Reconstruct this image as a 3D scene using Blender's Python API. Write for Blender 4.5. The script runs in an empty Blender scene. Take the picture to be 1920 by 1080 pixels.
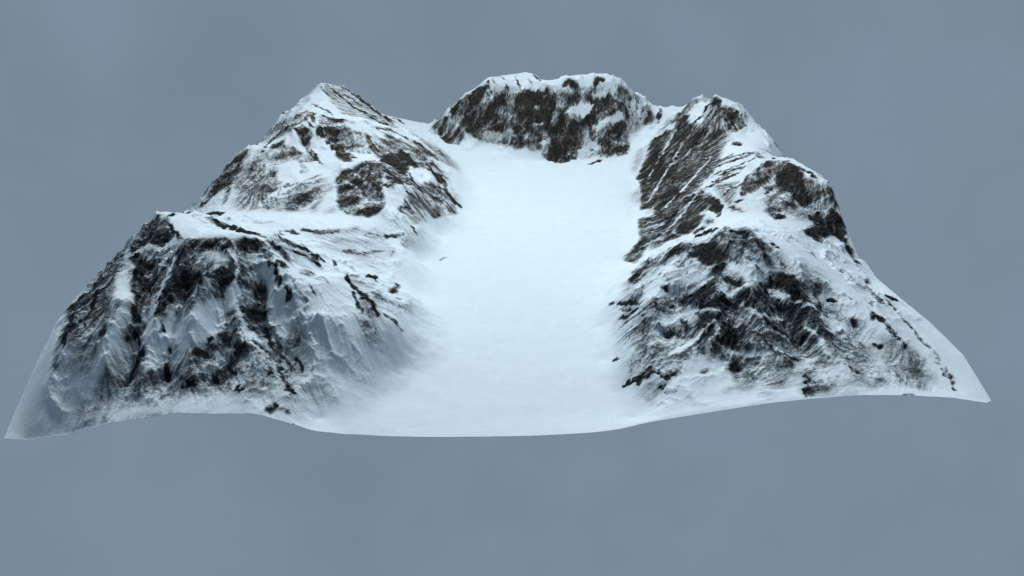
import bpy, math, zlib, base64, json
import numpy as np

R = math.radians
scene = bpy.context.scene
C = scene.collection

# ------------------------------------------------------------------ data (plan coordinates, one unit = about one kilometre)
RELIEF = json.loads("""[[[-5.181,0.0,0.006],[-4.962,0.0,-0.022],[-4.503,0.0,0.055],[-4.087,0.0,0.195],[-3.357,0.0,0.338],[-2.987,0.0,0.325],[-2.585,0.0,0.332],[-2.256,0.0,0.215],[-2.001,0.0,0.104],[-1.684,0.0,0.034],[-1.306,0.0,0.013],[-0.435,0.0,0.034],[0.217,0.0,0.069],[0.757,0.0,0.118],[1.29,0.0,0.202],[2.023,0.0,0.352],[2.538,0.0,0.46],[2.95,0.0,0.513],[3.414,0.0,0.559],[3.887,0.0,0.559],[4.369,0.0,0.526],[4.771,0.0,0.453]],
[[-0.892,0.24,0.03],[0.168,0.276,0.0],[1.227,0.24,0.03]],
[[-0.818,0.69,0.03],[0.147,0.729,0.0],[1.11,0.69,0.03]],
[[-0.62,1.291,0.03],[0.218,1.333,0.0],[1.054,1.291,0.03]],
[[-0.661,1.971,0.03],[0.199,2.017,0.0],[1.057,1.971,0.03]],
[[-1.131,2.745,0.03],[-0.036,2.796,0.0],[1.06,2.745,0.03]],
[[-1.291,3.636,0.03],[0.076,3.691,0.0],[1.443,3.636,0.03]],
[[-1.053,4.486,0.03],[0.306,4.546,0.0],[1.661,4.486,0.03]],
[[-0.694,5.458,0.03],[0.567,5.524,0.0],[1.822,5.458,0.03]],
[[-0.644,6.341,0.03],[0.625,6.412,0.0],[1.887,6.341,0.03]],
[[-0.771,7.077,0.03],[0.582,7.152,0.0],[1.928,7.077,0.03]],
[[-0.595,7.553,0.03],[0.649,7.631,0.0],[1.886,7.553,0.03]],
[[-5.181,0.0,0.006],[-5.201,0.73,0.289],[-5.175,1.4,0.548],[-5.188,1.95,0.578],[-5.2,2.67,0.553],[-5.156,3.2,0.542]],
[[-5.2,3.6,0.45],[-5.2,5.0,0.1],[-5.15,6.5,0.1],[-5.1,8.0,0.0],[-5.1,10.0,0.0]],
[[-4.833,3.0,0.886],[-4.452,2.9,1.233],[-4.104,2.8,1.271],[-3.728,2.75,1.228],[-3.429,2.6,1.153],[-2.937,2.3,1.246]],
[[-4.729,2.45,0.97],[-4.144,2.35,1.356],[-3.89,2.0,1.336],[-3.739,1.85,1.356],[-3.361,1.75,1.405],[-3.136,1.8,1.408],[-2.819,1.85,1.329],[-2.835,2.15,1.312]],
[[-3.994,2.55,1.356],[-3.749,2.3,1.331],[-3.383,2.15,1.333]],
[[-2.835,2.15,1.312],[-2.493,1.95,1.084],[-2.251,1.9,0.934],[-1.913,1.75,0.91],[-1.639,1.5,0.772],[-1.382,1.3,0.611],[-1.107,1.35,0.289]],
[[-4.144,2.35,1.356],[-4.407,1.95,1.154],[-4.607,1.45,0.941],[-4.726,1.0,0.801],[-4.853,0.75,0.624],[-4.854,0.4,0.394],[-4.842,0.12,0.129]],
[[-3.739,1.85,1.356],[-3.681,1.45,1.213],[-3.761,1.2,1.085],[-3.807,0.9,0.865],[-3.878,0.55,0.559],[-3.853,0.15,0.313]],
[[-3.136,1.8,1.408],[-3.017,1.35,1.134],[-3.043,1.1,0.943],[-2.91,0.9,0.797],[-2.687,0.6,0.591],[-2.35,0.25,0.372]],
[[-3.329,1.2,1.218],[-3.372,0.85,0.963],[-3.375,0.55,0.694],[-3.324,0.18,0.426]],
[[-4.112,1.05,1.04],[-4.177,0.75,0.827],[-4.208,0.4,0.531]],
[[-2.819,1.85,1.329],[-2.595,1.4,1.106],[-2.461,1.28,1.005],[-2.235,1.05,0.77],[-2.054,0.7,0.452]],
[[-1.888,1.6,0.89],[-1.712,1.2,0.745],[-1.582,1.0,0.524],[-1.385,0.95,0.331],[-1.331,0.92,0.222]],
[[-2.075,1.0,0.801],[-1.958,0.85,0.556],[-1.836,0.68,0.326]],
[[-1.384,0.6,0.1],[-1.529,0.45,0.145],[-1.786,0.3,0.123],[-1.991,0.2,0.098]],
[[-4.002,3.4,0.929],[-3.58,3.6,0.813],[-2.93,3.6,0.757],[-2.345,3.55,0.659],[-1.776,3.55,0.455],[-1.263,3.5,0.272]],
[[-3.293,2.9,0.896],[-2.76,2.9,0.781],[-2.329,2.75,0.665],[-1.758,2.5,0.491],[-1.321,2.2,0.432],[-1.037,1.95,0.353]],
[[-4.592,4.3,0.558],[-4.573,5.0,0.73],[-4.357,5.5,0.973],[-4.216,5.7,1.068],[-4.031,6.0,0.997],[-3.783,6.3,1.138],[-3.518,6.6,1.341]],
[[-4.128,4.1,0.691],[-3.637,4.0,0.711],[-3.036,4.0,0.678],[-2.431,4.0,0.653],[-1.836,4.05,0.588],[-1.317,4.1,0.395]],
[[-4.216,5.7,1.068],[-3.979,5.0,0.861],[-3.953,4.3,0.728]],
[[-3.518,6.6,1.341],[-3.21,6.6,1.314],[-2.886,6.7,1.19],[-2.444,6.75,1.183],[-2.102,6.8,1.017],[-1.666,6.9,0.841],[-1.38,6.7,0.671],[-1.004,6.4,0.349]],
[[-3.572,6.2,1.217],[-3.276,5.9,0.96],[-2.948,5.3,0.847],[-3.231,4.9,0.815],[-3.614,4.5,0.768]],
[[-2.948,5.3,0.847],[-2.638,5.25,0.936],[-2.3,5.25,1.023],[-2.049,5.2,0.99],[-1.771,4.9,0.901],[-1.515,4.7,0.768]],
[[-2.655,5.1,0.89],[-2.533,4.6,0.768],[-2.599,4.1,0.691]],
[[-3.21,6.6,1.314],[-2.708,6.1,0.979],[-2.286,5.6,0.892]],
[[-1.745,6.0,0.833],[-1.388,5.8,0.633],[-1.106,5.4,0.429],[-0.896,5.3,0.177]],
[[-3.573,5.0,0.861],[-3.655,4.7,0.854]],
[[-4.506,7.3,0.574],[-4.305,7.8,0.867],[-3.932,8.0,1.076],[-3.583,8.3,1.398],[-3.391,8.4,1.351],[-3.123,8.5,1.233],[-2.692,8.7,0.761],[-2.333,8.9,0.375],[-1.994,9.1,0.22]],
[[-3.583,8.3,1.398],[-3.452,7.7,1.263],[-3.146,7.1,1.204],[-2.928,6.9,1.154]],
[[-1.995,9.1,0.209],[-1.674,9.1,0.165],[-1.37,8.7,0.224],[-1.128,8.2,0.182]],
[[-4.097,7.0,0.855],[-3.929,7.2,1.078]],
[[-1.674,9.1,0.165],[-1.388,9.1,0.518],[-0.949,9.1,0.907],[-0.578,9.2,1.196],[-0.21,9.25,1.277],[0.263,9.3,1.338],[0.474,9.3,1.296],[0.707,9.25,1.119]],
[[-0.578,9.2,1.196],[-0.365,8.95,1.003],[-0.104,8.85,0.958],[0.31,8.85,1.083],[0.691,8.9,1.235],[1.028,8.9,1.318],[1.439,8.9,1.328],[1.852,8.95,1.387],[2.064,8.95,1.294],[2.333,8.9,1.069],[2.664,8.9,0.838],[3.043,8.9,0.699]],
[[-1.449,8.4,0.251],[-0.92,8.1,0.111],[-0.507,7.95,0.092],[0.202,7.85,0.022],[0.804,7.75,-0.003],[1.406,7.75,0.028],[1.908,7.8,0.115],[2.213,7.9,0.237]],
[[-0.102,8.35,0.503],[0.409,8.4,0.592],[1.018,8.35,0.66],[1.632,8.35,0.608]],
[[2.385,8.85,0.979],[2.177,8.4,0.486],[2.155,8.1,0.271]],
[[2.632,8.5,0.506],[2.953,8.3,0.572],[2.532,8.1,0.377]],
[[3.043,8.9,0.699],[3.1,8.8,0.794],[3.272,8.5,0.791],[3.412,8.35,1.083],[3.559,8.3,1.188],[3.676,8.1,1.025],[3.693,7.85,1.287],[4.041,7.9,1.175],[4.297,7.8,1.047],[4.461,7.3,0.851],[4.667,6.6,0.631]],
[[3.701,7.9,1.244],[3.485,7.5,1.031],[3.24,7.4,0.917]],
[[2.231,7.6,0.138],[2.179,6.8,0.04],[2.119,6.0,-0.02],[1.976,5.3,0.008]],
[[3.257,8.2,0.863],[2.876,7.9,0.652],[2.51,7.6,0.346]],
[[4.129,7.1,0.821],[3.926,5.9,0.942],[3.604,5.8,0.907],[3.213,5.5,0.751],[2.734,5.1,0.556],[2.256,4.55,0.268],[1.806,4.1,0.091],[1.593,3.9,-0.025]],
[[3.926,5.9,0.942],[4.214,5.8,0.852],[4.429,5.8,0.852],[4.586,5.6,0.82],[4.703,5.4,0.745],[4.821,5.0,0.713],[4.843,4.7,0.682],[4.851,4.3,0.515],[4.836,3.9,0.322],[4.834,3.5,0.188]],
[[3.076,6.4,0.59],[2.732,5.9,0.407],[2.4,5.4,0.244]],
[[3.116,4.7,0.725],[3.088,4.2,0.646],[2.875,3.9,0.575],[2.516,3.9,0.407],[2.082,3.9,0.15]],
[[4.179,5.1,0.821],[3.913,4.4,0.684],[3.753,4.1,0.649]],
[[4.451,4.3,0.558],[4.5,3.7,0.421]],
[[2.961,3.2,0.867],[3.414,3.5,0.764],[3.911,3.4,0.651],[4.149,2.95,0.481],[4.428,2.7,0.379],[4.654,2.6,0.277]],
[[1.577,3.3,0.212],[1.807,3.2,0.348],[1.916,2.9,0.587],[2.124,2.6,0.902],[2.421,2.45,1.044],[2.66,2.45,1.203],[2.853,2.4,1.212],[3.127,2.2,1.083],[3.434,2.1,0.97],[3.789,1.9,0.754],[4.031,1.5,0.665],[4.125,1.1,0.599],[4.35,0.75,0.486],[4.474,0.28,0.451]],
[[2.549,2.0,0.987],[2.423,1.8,0.882],[2.3,1.35,0.792],[2.242,1.1,0.669],[2.036,0.95,0.558],[1.644,0.6,0.384]],
[[2.124,2.6,0.902],[1.846,2.35,0.726],[1.591,2.3,0.527],[1.318,2.15,0.385]],
[[1.899,1.95,0.799],[1.729,1.6,0.64],[1.518,1.35,0.508],[1.359,1.0,0.382]],
[[3.127,2.2,1.083],[3.245,1.9,0.969],[3.274,1.55,0.883],[3.364,1.2,0.745],[3.406,0.75,0.624],[3.493,0.35,0.568]],
[[2.729,1.85,0.997],[2.696,1.4,0.832],[2.789,1.0,0.664],[2.755,0.6,0.523]],
[[2.242,1.1,0.669],[2.524,0.85,0.625],[2.933,0.65,0.556],[3.17,0.5,0.526]],
[[4.771,0.0,0.453],[4.849,0.79,0.493],[4.854,1.56,0.432],[4.844,2.2,0.339],[4.85,2.97,0.228],[4.826,3.4,0.283]],
[[4.9,4.2,0.35],[4.9,5.0,0.3],[4.9,6.5,0.1],[4.9,8.0,0.0],[4.9,10.0,0.0]],
[[-4.0,1.6,1.1],[-3.98,0.9,0.76],[-4.02,0.45,0.4]],
[[-3.55,1.3,1.03],[-3.6,0.9,0.74],[-3.6,0.45,0.4]],
[[-3.17,1.1,0.86],[-3.15,0.8,0.66],[-3.1,0.4,0.4]],
[[-2.8,1.4,0.95],[-2.62,1.0,0.66],[-2.4,0.6,0.42]],
[[2.52,1.6,0.76],[2.5,1.1,0.54],[2.35,0.6,0.38]],
[[3.0,1.7,0.8],[3.05,1.2,0.6],[3.12,0.8,0.49]],
[[3.6,1.7,0.68],[3.75,1.2,0.53],[3.9,0.7,0.42]],
[[2.0,1.7,0.6],[1.85,1.2,0.4]],
[[-0.25,8.75,0.8],[-0.2,8.4,0.36],[-0.15,8.15,0.16]],
[[0.35,8.7,1.0],[0.42,8.3,0.66],[0.5,8.0,0.26]],
[[1.3,8.7,1.0],[1.3,8.4,0.5],[1.25,8.1,0.2]],
[[1.75,8.75,1.1],[1.8,8.3,0.66],[1.85,8.0,0.28]],
[[-5.1,10.0,0.0],[-3.0,10.0,0.3],[-1.6,10.0,0.0],[0.0,10.0,0.4],[2.0,10.0,0.3],[4.9,10.0,0.0]]]""")
# outlines of bare rock and thin snow, plus broad veils painting shade onto near front faces, in thousandths of a unit of the terrain's own plan: [strength, softness, streak, [x, y, ...]]
ROCKS_AND_SHADE = json.loads("""[[42,204,0,[-4979,1289,-4928,1317,-4866,1327,-4849,1406,-4787,1417,-4747,1462,-4706,1507,-4676,1570,-4636,1615,-4594,1661,-4574,1741,-4552,1823,-4339,1839,-4270,1870,-4181,1866,-4111,1897,-4050,1946,-3971,1959,-3883,1954,-3782,1900,-3666,1811,-3592,1811,-3518,1811,-3428,1775,-3347,1757,-3273,1757,-3193,1739,-3134,1775,-3068,1787,-3003,1799,-2937,1810,-2864,1804,-2797,1816,-2744,1747,-2692,1678,-2627,1574,-2582,1523,-2524,1437,-2479,1387,-2428,1320,-2378,1253,-2345,1237,-2306,1187,-2267,1136,-2223,1069,-2180,1002,-2146,969,-2113,936,-2075,886,-2094,835,-2106,768,-2124,717,-2142,666,-2160,616,-2161,517,-2173,452,-2190,402,-2196,321,-2202,240,-2257,206,-2311,171,-2370,153,-2429,134,-2482,100,-2540,82,-2598,63,-2655,45,-2720,42,-2784,39,-2848,37,-2912,34,-2977,31,-3033,13,-3097,10,-3161,8,-3225,5,-3289,2,-3362,15,-3426,13,-3490,10,-3555,7,-3619,5,-3683,2,-3757,15,-3821,12,-3896,25,-3960,22,-4035,35,-4100,33,-4180,104,-4240,144,-4310,200,-4371,241,-4420,265,-4492,322,-4553,363,-4614,404,-4664,429,-4725,470,-4723,521,-4709,556,-4718,624,-4739,708,-4736,760,-4757,846,-4765,915]],
[34,136,0,[-2456,1162,-2377,1137,-2299,1113,-2231,1123,-2148,1081,-2066,1040,-2003,1067,-1940,1093,-1871,1103,-1886,1034,-1905,983,-1923,931,-1937,863,-1956,812,-1974,761,-1992,711,-2005,644,-2018,577,-2036,527,-2106,530,-2192,581,-2273,616,-2296,683,-2318,750,-2335,801,-2352,852,-2369,903,-2387,954,-2410,1023,-2421,1058,-2439,1110]],
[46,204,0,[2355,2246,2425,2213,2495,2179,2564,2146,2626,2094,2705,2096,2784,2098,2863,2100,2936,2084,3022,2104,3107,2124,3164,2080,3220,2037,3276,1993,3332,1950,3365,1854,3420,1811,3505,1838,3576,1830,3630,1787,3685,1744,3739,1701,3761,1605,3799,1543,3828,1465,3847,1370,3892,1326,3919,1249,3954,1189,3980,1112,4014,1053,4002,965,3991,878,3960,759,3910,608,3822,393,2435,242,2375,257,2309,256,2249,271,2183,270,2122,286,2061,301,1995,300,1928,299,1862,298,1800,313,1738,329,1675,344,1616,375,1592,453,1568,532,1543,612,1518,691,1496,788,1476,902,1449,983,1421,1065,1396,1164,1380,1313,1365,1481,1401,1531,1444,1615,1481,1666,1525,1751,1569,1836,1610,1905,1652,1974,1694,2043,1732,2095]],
[68,136,0,[2566,1547,2621,1495,2682,1461,2748,1443,2833,1478,2939,1564,3019,1581,3079,1547,3131,1495,3204,1495,3269,1478,3334,1461,3453,1564,3574,1667,3656,1684,3739,1701,3698,1578,3682,1507,3640,1386,3599,1265,3542,1112,3467,926,3426,808,3393,708,3369,625,3344,542,3299,600,3238,625,3184,666,3160,774,3097,799,3033,824,2948,800,2864,776,2800,801,2730,810,2660,819,2589,828,2525,853,2571,1075,2576,1182,2574,1272,2571,1363,2568,1455]],
[64,85,0,[2105,5604,2188,5817,2269,6014,2341,6156,2424,6355,2498,6499,2569,6625,2632,6714,2688,6765,2777,6969,2837,7040,2911,7168,2981,7278,3095,7383,3271,7389,3383,7323,3484,7218,3604,7191,3724,7163,3850,7156,3741,6867,3639,6599,3561,6410,3467,6164,3348,5826,3278,5660]],
[42,119,0,[-4116,5550,-4052,5636,-3994,5740,-3041,5779,-2943,5603,-2847,5428,-2829,5205,-2814,5003,-2804,4820,-2788,4620,-2777,4439,-2765,4260,-2748,4064,-2840,4066,-2938,4085,-3026,4069,-3113,4052,-3211,4071,-3304,4073,-3396,4074,-3483,4057,-3575,4058,-3668,4060,-3767,4079,-3867,4099,-3959,4100,-4060,4120,-4083,4312,-4084,4450,-4106,4644,-4106,4783,-4105,4924,-4118,5103,-4109,5226,-4113,5388]],
[28,102,0,[-3227,6667,-3136,6735,-3038,6783,-2931,6792,-2807,6723,-2692,6693,-2581,6683,-2470,6672,-2359,6662,-2255,6690,-2163,6796,-2057,6824,-1961,6930,-1870,7074,-1775,6957,-1664,6706,-1572,6591,-1490,6552,-1406,6494,-1323,6437,-1245,6436,-1163,6398,-1076,6302,-1000,6320,-1016,6023,-1029,5709,-1045,5453,-1062,5217,-2313,5772,-2421,5923,-2528,6056,-2631,6169,-2732,6265,-2829,6341,-2917,6378,-3029,6513,-3128,6590]],
[70,51,0,[-1328,8979,-1221,8984,-1115,8987,-1007,8952,-902,8955,-799,8978,-697,9040,-594,9063,-492,9106,-363,9081,-235,9037,-107,9013,21,8969,148,8964,275,8920,401,8896,526,8852,651,8808,775,8764,902,8779,1027,8755,1150,8760,1273,8766,1398,8791,1520,8776,1645,8801,1768,8806,1889,8791,2018,8836,2147,8881,2277,8859,2277,8792,2277,8724,2274,8637,2271,8551,2262,8426,2250,8282,2244,8177,2223,7976,2205,7797,2090,7830,1972,7844,1851,7839,1733,7853,1612,7848,1493,7861,1372,7856,1251,7851,1130,7846,1009,7841,886,7874,762,7887,637,7901,513,7915,390,7966,265,7999,141,8051,16,8103,-110,8174,-237,8245,-365,8297,-492,8311,-619,8325,-733,8417,-847,8490,-962,8564,-1084,8715,-1207,8866]],
[30,85,0,[3989,4985,4086,4955,4163,4869,4223,4745,4325,4734,4413,4685,4492,4618,4586,4588,4588,4480,4598,4391,4608,4302,4585,4141,4595,4053,4579,3912,4473,3910,4367,3908,4269,3925,4164,3923,4067,3939,3969,3955,3871,3972,3902,4162,3924,4336,3933,4474,3954,4649,3975,4826]],
[50,68,0,[-2177,5470,-2046,5326,-1949,5371,-1860,5472,-1764,5536,-1663,5580,-1549,5530,-1465,5726,-1381,5710,-1285,5582,-1199,5547,-1119,5569,-1038,5590,-1018,5293,-1005,5073,-1105,4904,-1207,4771,-1305,4639,-1399,4489,-1494,4375,-1560,4433,-1626,4491,-1692,4549,-1761,4625,-1828,4684,-1901,4808,-1977,4952,-2059,5116]],
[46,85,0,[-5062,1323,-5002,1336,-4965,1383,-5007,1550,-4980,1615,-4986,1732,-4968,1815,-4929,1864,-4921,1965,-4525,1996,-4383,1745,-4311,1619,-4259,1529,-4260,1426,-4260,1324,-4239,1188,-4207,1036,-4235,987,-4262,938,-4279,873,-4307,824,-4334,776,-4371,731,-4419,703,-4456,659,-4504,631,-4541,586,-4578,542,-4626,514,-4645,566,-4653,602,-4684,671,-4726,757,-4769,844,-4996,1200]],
[52,136,0,[-4503,2124,-4332,1974,-4221,1931,-4129,1923,-4056,1952,-3983,1980,-3883,1954,-3782,1900,-3666,1811,-3592,1811,-3518,1811,-3428,1775,-3347,1757,-3273,1757,-3193,1739,-3134,1775,-3082,1745,-3023,1697,-2965,1649,-2907,1601,-2849,1554,-2798,1524,-2747,1494,-2740,1439,-2740,1402,-2728,1331,-2721,1276,-2696,1171,-2696,1135,-2677,1047,-2671,994,-2716,939,-2741,834,-2771,746,-2821,708,-2877,687,-2934,666,-2990,645,-3032,591,-3102,622,-3166,636,-3221,633,-3276,631,-3331,628,-3394,642,-3482,706,-3572,770,-3656,787,-3723,770,-3789,753,-3855,737,-3959,787,-4025,770,-4035,821,-4035,856,-4054,924,-4054,958,-4064,1010,-4074,1062,-4152,1235,-4191,1339,-4230,1445,-4259,1533,-4288,1622,-4337,1747,-4356,1820]],
[60,85,0,[2075,1833,2151,1807,2207,1711,2267,1633,2319,1538,2398,1530,2487,1555,2566,1547,2583,1460,2600,1375,2616,1289,2626,1188,2635,1087,2638,969,2646,870,2559,828,2498,853,2441,895,2367,887,2292,878,2213,853,2133,829,2094,887,2054,945,2027,1053,2009,1195,1985,1322,1955,1432,1906,1475,1948,1580,1982,1651,2016,1723,2050,1795]],
[62,85,0,[3269,1478,3319,1408,3391,1390,3479,1406,3592,1473,3665,1455,3656,1351,3630,1213,3612,1094,3560,909,3549,808,3439,732,3364,723,3288,713,3278,841,3252,936,3216,1015,3165,1061,3202,1181,3224,1267,3239,1337,3254,1407]],
[66,102,0,[1949,1817,2028,1819,2106,1821,2175,1788,2239,1738,2301,1688,2357,1621,2450,1675,2527,1677,2601,1666,2651,1585,2737,1609,2835,1667,2947,1760,3035,1783,3115,1790,3182,1761,3241,1715,3343,1773,3347,1686,3358,1616,3362,1530,3357,1426,3352,1324,3355,1238,3364,1171,3377,1067,3389,963,3400,860,3410,758,3333,737,3281,766,3244,828,3198,873,3135,885,3059,865,2961,794,2864,724,2796,720,2728,716,2665,732,2601,748,2538,765,2480,798,2415,814,2350,831,2279,831,2204,814,2133,814,2095,874,2056,933,2027,1027,2006,1154,1992,1316,1959,1411,1960,1501,1961,1592,1965,1701,1957,1759]],
[50,85,0,[3032,591,3103,589,3167,570,3230,551,3293,532,3348,497,3410,478,3480,475,3559,489,3639,503,3710,500,3864,644,3826,454,3824,329,3830,221,3835,114,3761,96,3697,93,3624,74,3561,72,3488,53,3425,50,3361,48,3298,45,3234,43,3179,56,3116,53,3052,51,2988,48,2925,45,2861,43,2898,157,2928,256,2965,372,3002,490]],
[44,85,0,[1288,1830,1356,1734,1425,1655,1489,1558,1551,1462,1633,1467,1722,1506,1728,1434,1726,1330,1739,1293,1733,1172,1718,1020,1711,901,1708,800,1709,716,1705,616,1637,605,1568,593,1508,614,1442,619,1384,656,1370,739,1357,822,1343,907,1325,975,1317,1093,1311,1228,1307,1381,1302,1535,1294,1674]],
[48,68,0,[2669,2643,2877,3043,2911,2881,2893,2575,2897,2369,2993,2435,3045,2375,3097,2315,3134,2219,3178,2142,3115,2057,3053,1972,3005,1923,2929,1925,2836,1875,2761,1877,2698,1914,2635,1951,2571,1989,2506,2026,2435,2046,2369,2083,2298,2103,2231,2140,2159,2160,2090,2198,2039,2306,1989,2432,2004,2596]],
[46,51,0,[3707,4833,3810,4859,3920,4905,4024,4931,4128,4958,4211,4929,4179,4713,4182,4591,4199,4507,4201,4386,4181,4211,4062,4141,3938,4054,3794,3912,3652,3771,3701,4075,3694,4235,3700,4433,3697,4613]],
[24,85,0,[-1629,2108,-1553,1971,-1495,1922,-1425,1804,-1359,1704,-1306,1673,-1252,1642,-1263,1484,-1274,1328,-1296,1240,-1320,1169,-1377,1175,-1430,1164,-1486,1169,-1542,1175,-1581,1224,-1620,1274,-1660,1324,-1711,1425,-1763,1527,-1812,1613,-1865,1716,-1903,1750,-2017,2099]],
[25,85,0,[-2910,3516,-2831,3553,-2752,3589,-2676,3643,-2586,3643,-2504,3680,-2431,3752,-2339,3752,-2264,3825,-2184,3879,-2095,3897,-2009,3934,-1922,3970,-1835,4006,-1778,3932,-1718,3840,-1658,3748,-1593,3621,-1529,3495,-1469,3387,-1542,3284,-1614,3181,-1685,3078,-1757,2993,-1824,2891,-1908,2887,-1987,2864,-2066,2842,-2149,2837,-2240,2868,-2318,2846,-2399,2841,-2491,2872,-2566,2978,-2648,3102,-2736,3246,-2820,3372]],
[60,34,0,[3655,5994,3523,5802,3426,5725,3330,5648,3213,5496,3118,5420,3020,5247,2948,5168,2848,4978,2777,4900,2890,4879,2997,4840,3036,4656,3073,4472,1670,3990,1747,4082,1828,4193,1911,4304,1933,4556,1956,4809,2006,5228,2107,5097,2212,5001,2321,4942,2371,5006,2466,5274,2566,5561,2630,5684]],
[40,51,0,[3037,5037,3132,5030,3227,5023,3321,5016,3421,5027,3527,5057,3627,5068,3739,5117,3846,5147,3953,5178,3948,5033,3928,4851,3908,4671,3880,4474,3866,4314,3837,4119,3731,4101,3626,4083,3522,4064,3417,4046,3319,4046,3227,4064,3146,4119,3118,4268,3099,4454,3073,4623,3051,4811]],
[50,27,0,[3634,7824,3734,7706,3842,7628,3961,7589,4074,7531,4234,7629,4167,7343,4149,7214,4020,7151,3845,6935,3702,6815,3571,6735,3479,6700,3383,6647,3286,6593,3181,6502,3187,6781,3192,7062,3257,7155,3331,7288,3406,7421,3486,7574,3547,7650]],
[48,34,0,[-3262,6628,-3159,6675,-3064,6762,-2955,6789,-2818,6700,-2696,6669,-2578,6658,-2463,6666,-2338,6616,-2245,6630,-2148,6624,-2041,6560,-1941,6535,-1838,6491,-1746,6524,-1648,6518,-1550,6512,-1452,6506,-1364,6399,-1279,6311,-1192,6205,-1110,6137,-1026,6051,-1122,5945,-1226,5933,-1316,5807,-1424,5851,-1524,5838,-1617,5768,-1732,5869,-1836,5755,-1940,5660,-2693,5527,-2809,5779,-2906,5936,-2998,6075,-3083,6177,-3153,6220,-3190,6355]],
[40,40,0,[-4343,5101,-4268,5152,-4200,5223,-4146,5332,-4089,5441,-4032,5550,-3947,5634,-3866,5737,-3790,5859,-3713,5982,-3598,5836,-3489,5710,-3366,5527,-3361,5365,-3338,5147,-3332,4987,-3325,4827,-3317,4669,-3304,4493,-3387,4424,-3469,4354,-3563,4322,-3643,4253,-3723,4184,-3822,4171,-3906,4120,-3993,4317,-4074,4497,-4156,4678,-4253,4898]],
[44,40,0,[-1595,4721,-1502,4807,-1420,5005,-1329,5147,-1232,5270,-1133,5393,-975,5477,-915,5383,-851,5234,-935,5038,-1021,4896,-1106,4773,-1190,4650,-1267,4491,-1337,4297,-1425,4248,-1518,4236,-1612,4242,-1712,4285,-1691,4439,-1660,4539,-1629,4639]],
[34,34,0,[-3563,8288,-2833,8459,-2627,8365,-1948,7153,-2029,6923,-2124,6843,-2254,6976,-2450,6873,-2560,6889,-2698,6978,-2833,7047,-2965,7097,-3098,7332,-3248,7627,-3350,7840,-3458,8073]],
[42,27,0,[-3593,7172,-3423,6985,-3242,6739,-3316,6529,-3413,6417,-3514,6325,-3568,6179,-3661,6169,-3754,6159,-3835,6110,-3995,6208,-4150,6286]],
[40,68,0,[4042,1162,4094,1117,4136,1055,4187,1010,4257,998,4307,953,4347,911,4376,853,4404,796,4421,722,4438,648,4454,575,4469,503,4389,405,4287,277,4154,101,4094,124,4023,130,3962,153,3900,176,3838,199,3776,221,3811,336,3902,549,3964,715,3997,833,4011,918,4024,1005,4038,1092]],
[-70,25,0,[-4378,1679,-4318,1550,-4259,1422,-4199,1295,-4120,1134,-4094,1010,-4097,938,-4110,883,-4114,831,-4118,779,-4123,727,-4126,675,-4145,614,-4174,570,-4193,509,-4221,465,-4249,421,-4282,388,-4315,355,-4338,306,-4360,257,-4393,224,-4459,295,-4442,342,-4415,373,-4398,420,-4370,451,-4353,499,-4336,546,-4309,578,-4281,609,-4270,660,-4260,712,-4260,781,-4260,849,-4279,934,-4288,1003,-4318,1105,-4348,1209,-4397,1348,-4455,1509,-4461,1584]],
[-75,25,0,[-4009,1093,-3928,1038,-3839,966,-3760,911,-3701,962,-3632,996,-3520,962,-3377,861,-3419,818,-3478,810,-3534,798,-3598,803,-3637,758,-3662,697,-3695,652,-3729,607,-3743,530,-3817,438,-3829,505,-3850,589,-3853,640,-3855,692,-3882,765,-3918,854,-3955,945,-3981,1019]],
[-75,25,0,[-3373,954,-3312,1027,-3250,1100,-3179,1169,-3085,1186,-3104,1147,-3109,1074,-3113,1002,-3137,930,-3152,841,-3175,770,-3244,737,-3304,687,-3352,649,-3408,628,-3563,725,-3550,777,-3555,863,-3533,898,-3512,934,-3422,902]],
[-80,25,0,[-2765,1554,-2669,1521,-2621,1452,-2574,1382,-2532,1330,-2511,1274,-2495,1235,-2468,1162,-2454,1123,-2429,1050,-2410,994,-2447,949,-2479,886,-2520,958,-2567,1047,-2608,1120,-2638,1159,-2679,1232,-2728,1323,-2760,1397,-2787,1454,-2806,1494]],
[-60,50,0,[-2265,1581,-2182,1574,-2099,1566,-2030,1611,-1959,1656,-1916,1565,-1872,1476,-1830,1387,-1787,1298,-1739,1211,-1700,1159,-1661,1107,-1622,1055,-1583,1003,-1535,990,-1487,977,-1439,964,-1390,951,-1430,863,-1468,775,-1503,672,-1564,628,-1630,601,-1690,557,-1750,514,-1810,471,-1871,515,-1928,543,-1984,571,-2051,632,-2065,687,-2080,741,-2094,796,-2109,851,-2124,906,-2138,961,-2161,995,-2190,1047,-2229,1133,-2257,1185,-2291,1254,-2272,1328,-2253,1402]],
[-60,25,0,[-3555,1745,-3449,1702,-3352,1676,-3254,1636,-3143,1560,-3128,1466,-3217,1473,-3305,1481,-3388,1556,-3455,1596]],
[-80,16,0,[-3099,1279,-3048,1325,-3031,1269,-3014,1213,-2997,1157,-3070,1093,-3143,1186]],
[-55,30,0,[-4100,33,-4030,38,-3960,43,-3880,33,-3810,39,-3740,44,-3660,34,-3591,39,-3512,29,-3442,34,-3373,39,-3296,22,-3236,37,-3168,36,-3100,34,-3032,33,-2964,32,-2896,31,-2820,14,-2752,13,-2684,11,-2616,10,-2542,2,-2473,10,-2405,18,-2329,9,-2260,17,-2320,55,-2374,78,-2434,116,-2494,154,-2555,193,-2609,215,-2668,199,-2740,215,-2812,231,-2885,247,-2950,247,-3013,229,-3083,227,-3145,210,-3215,208,-3285,206,-3346,188,-3425,202,-3491,194,-3557,187,-3615,163,-3681,156,-3757,164,-3833,172,-3899,165,-3966,157,-4023,134,-4067,91]],
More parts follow.
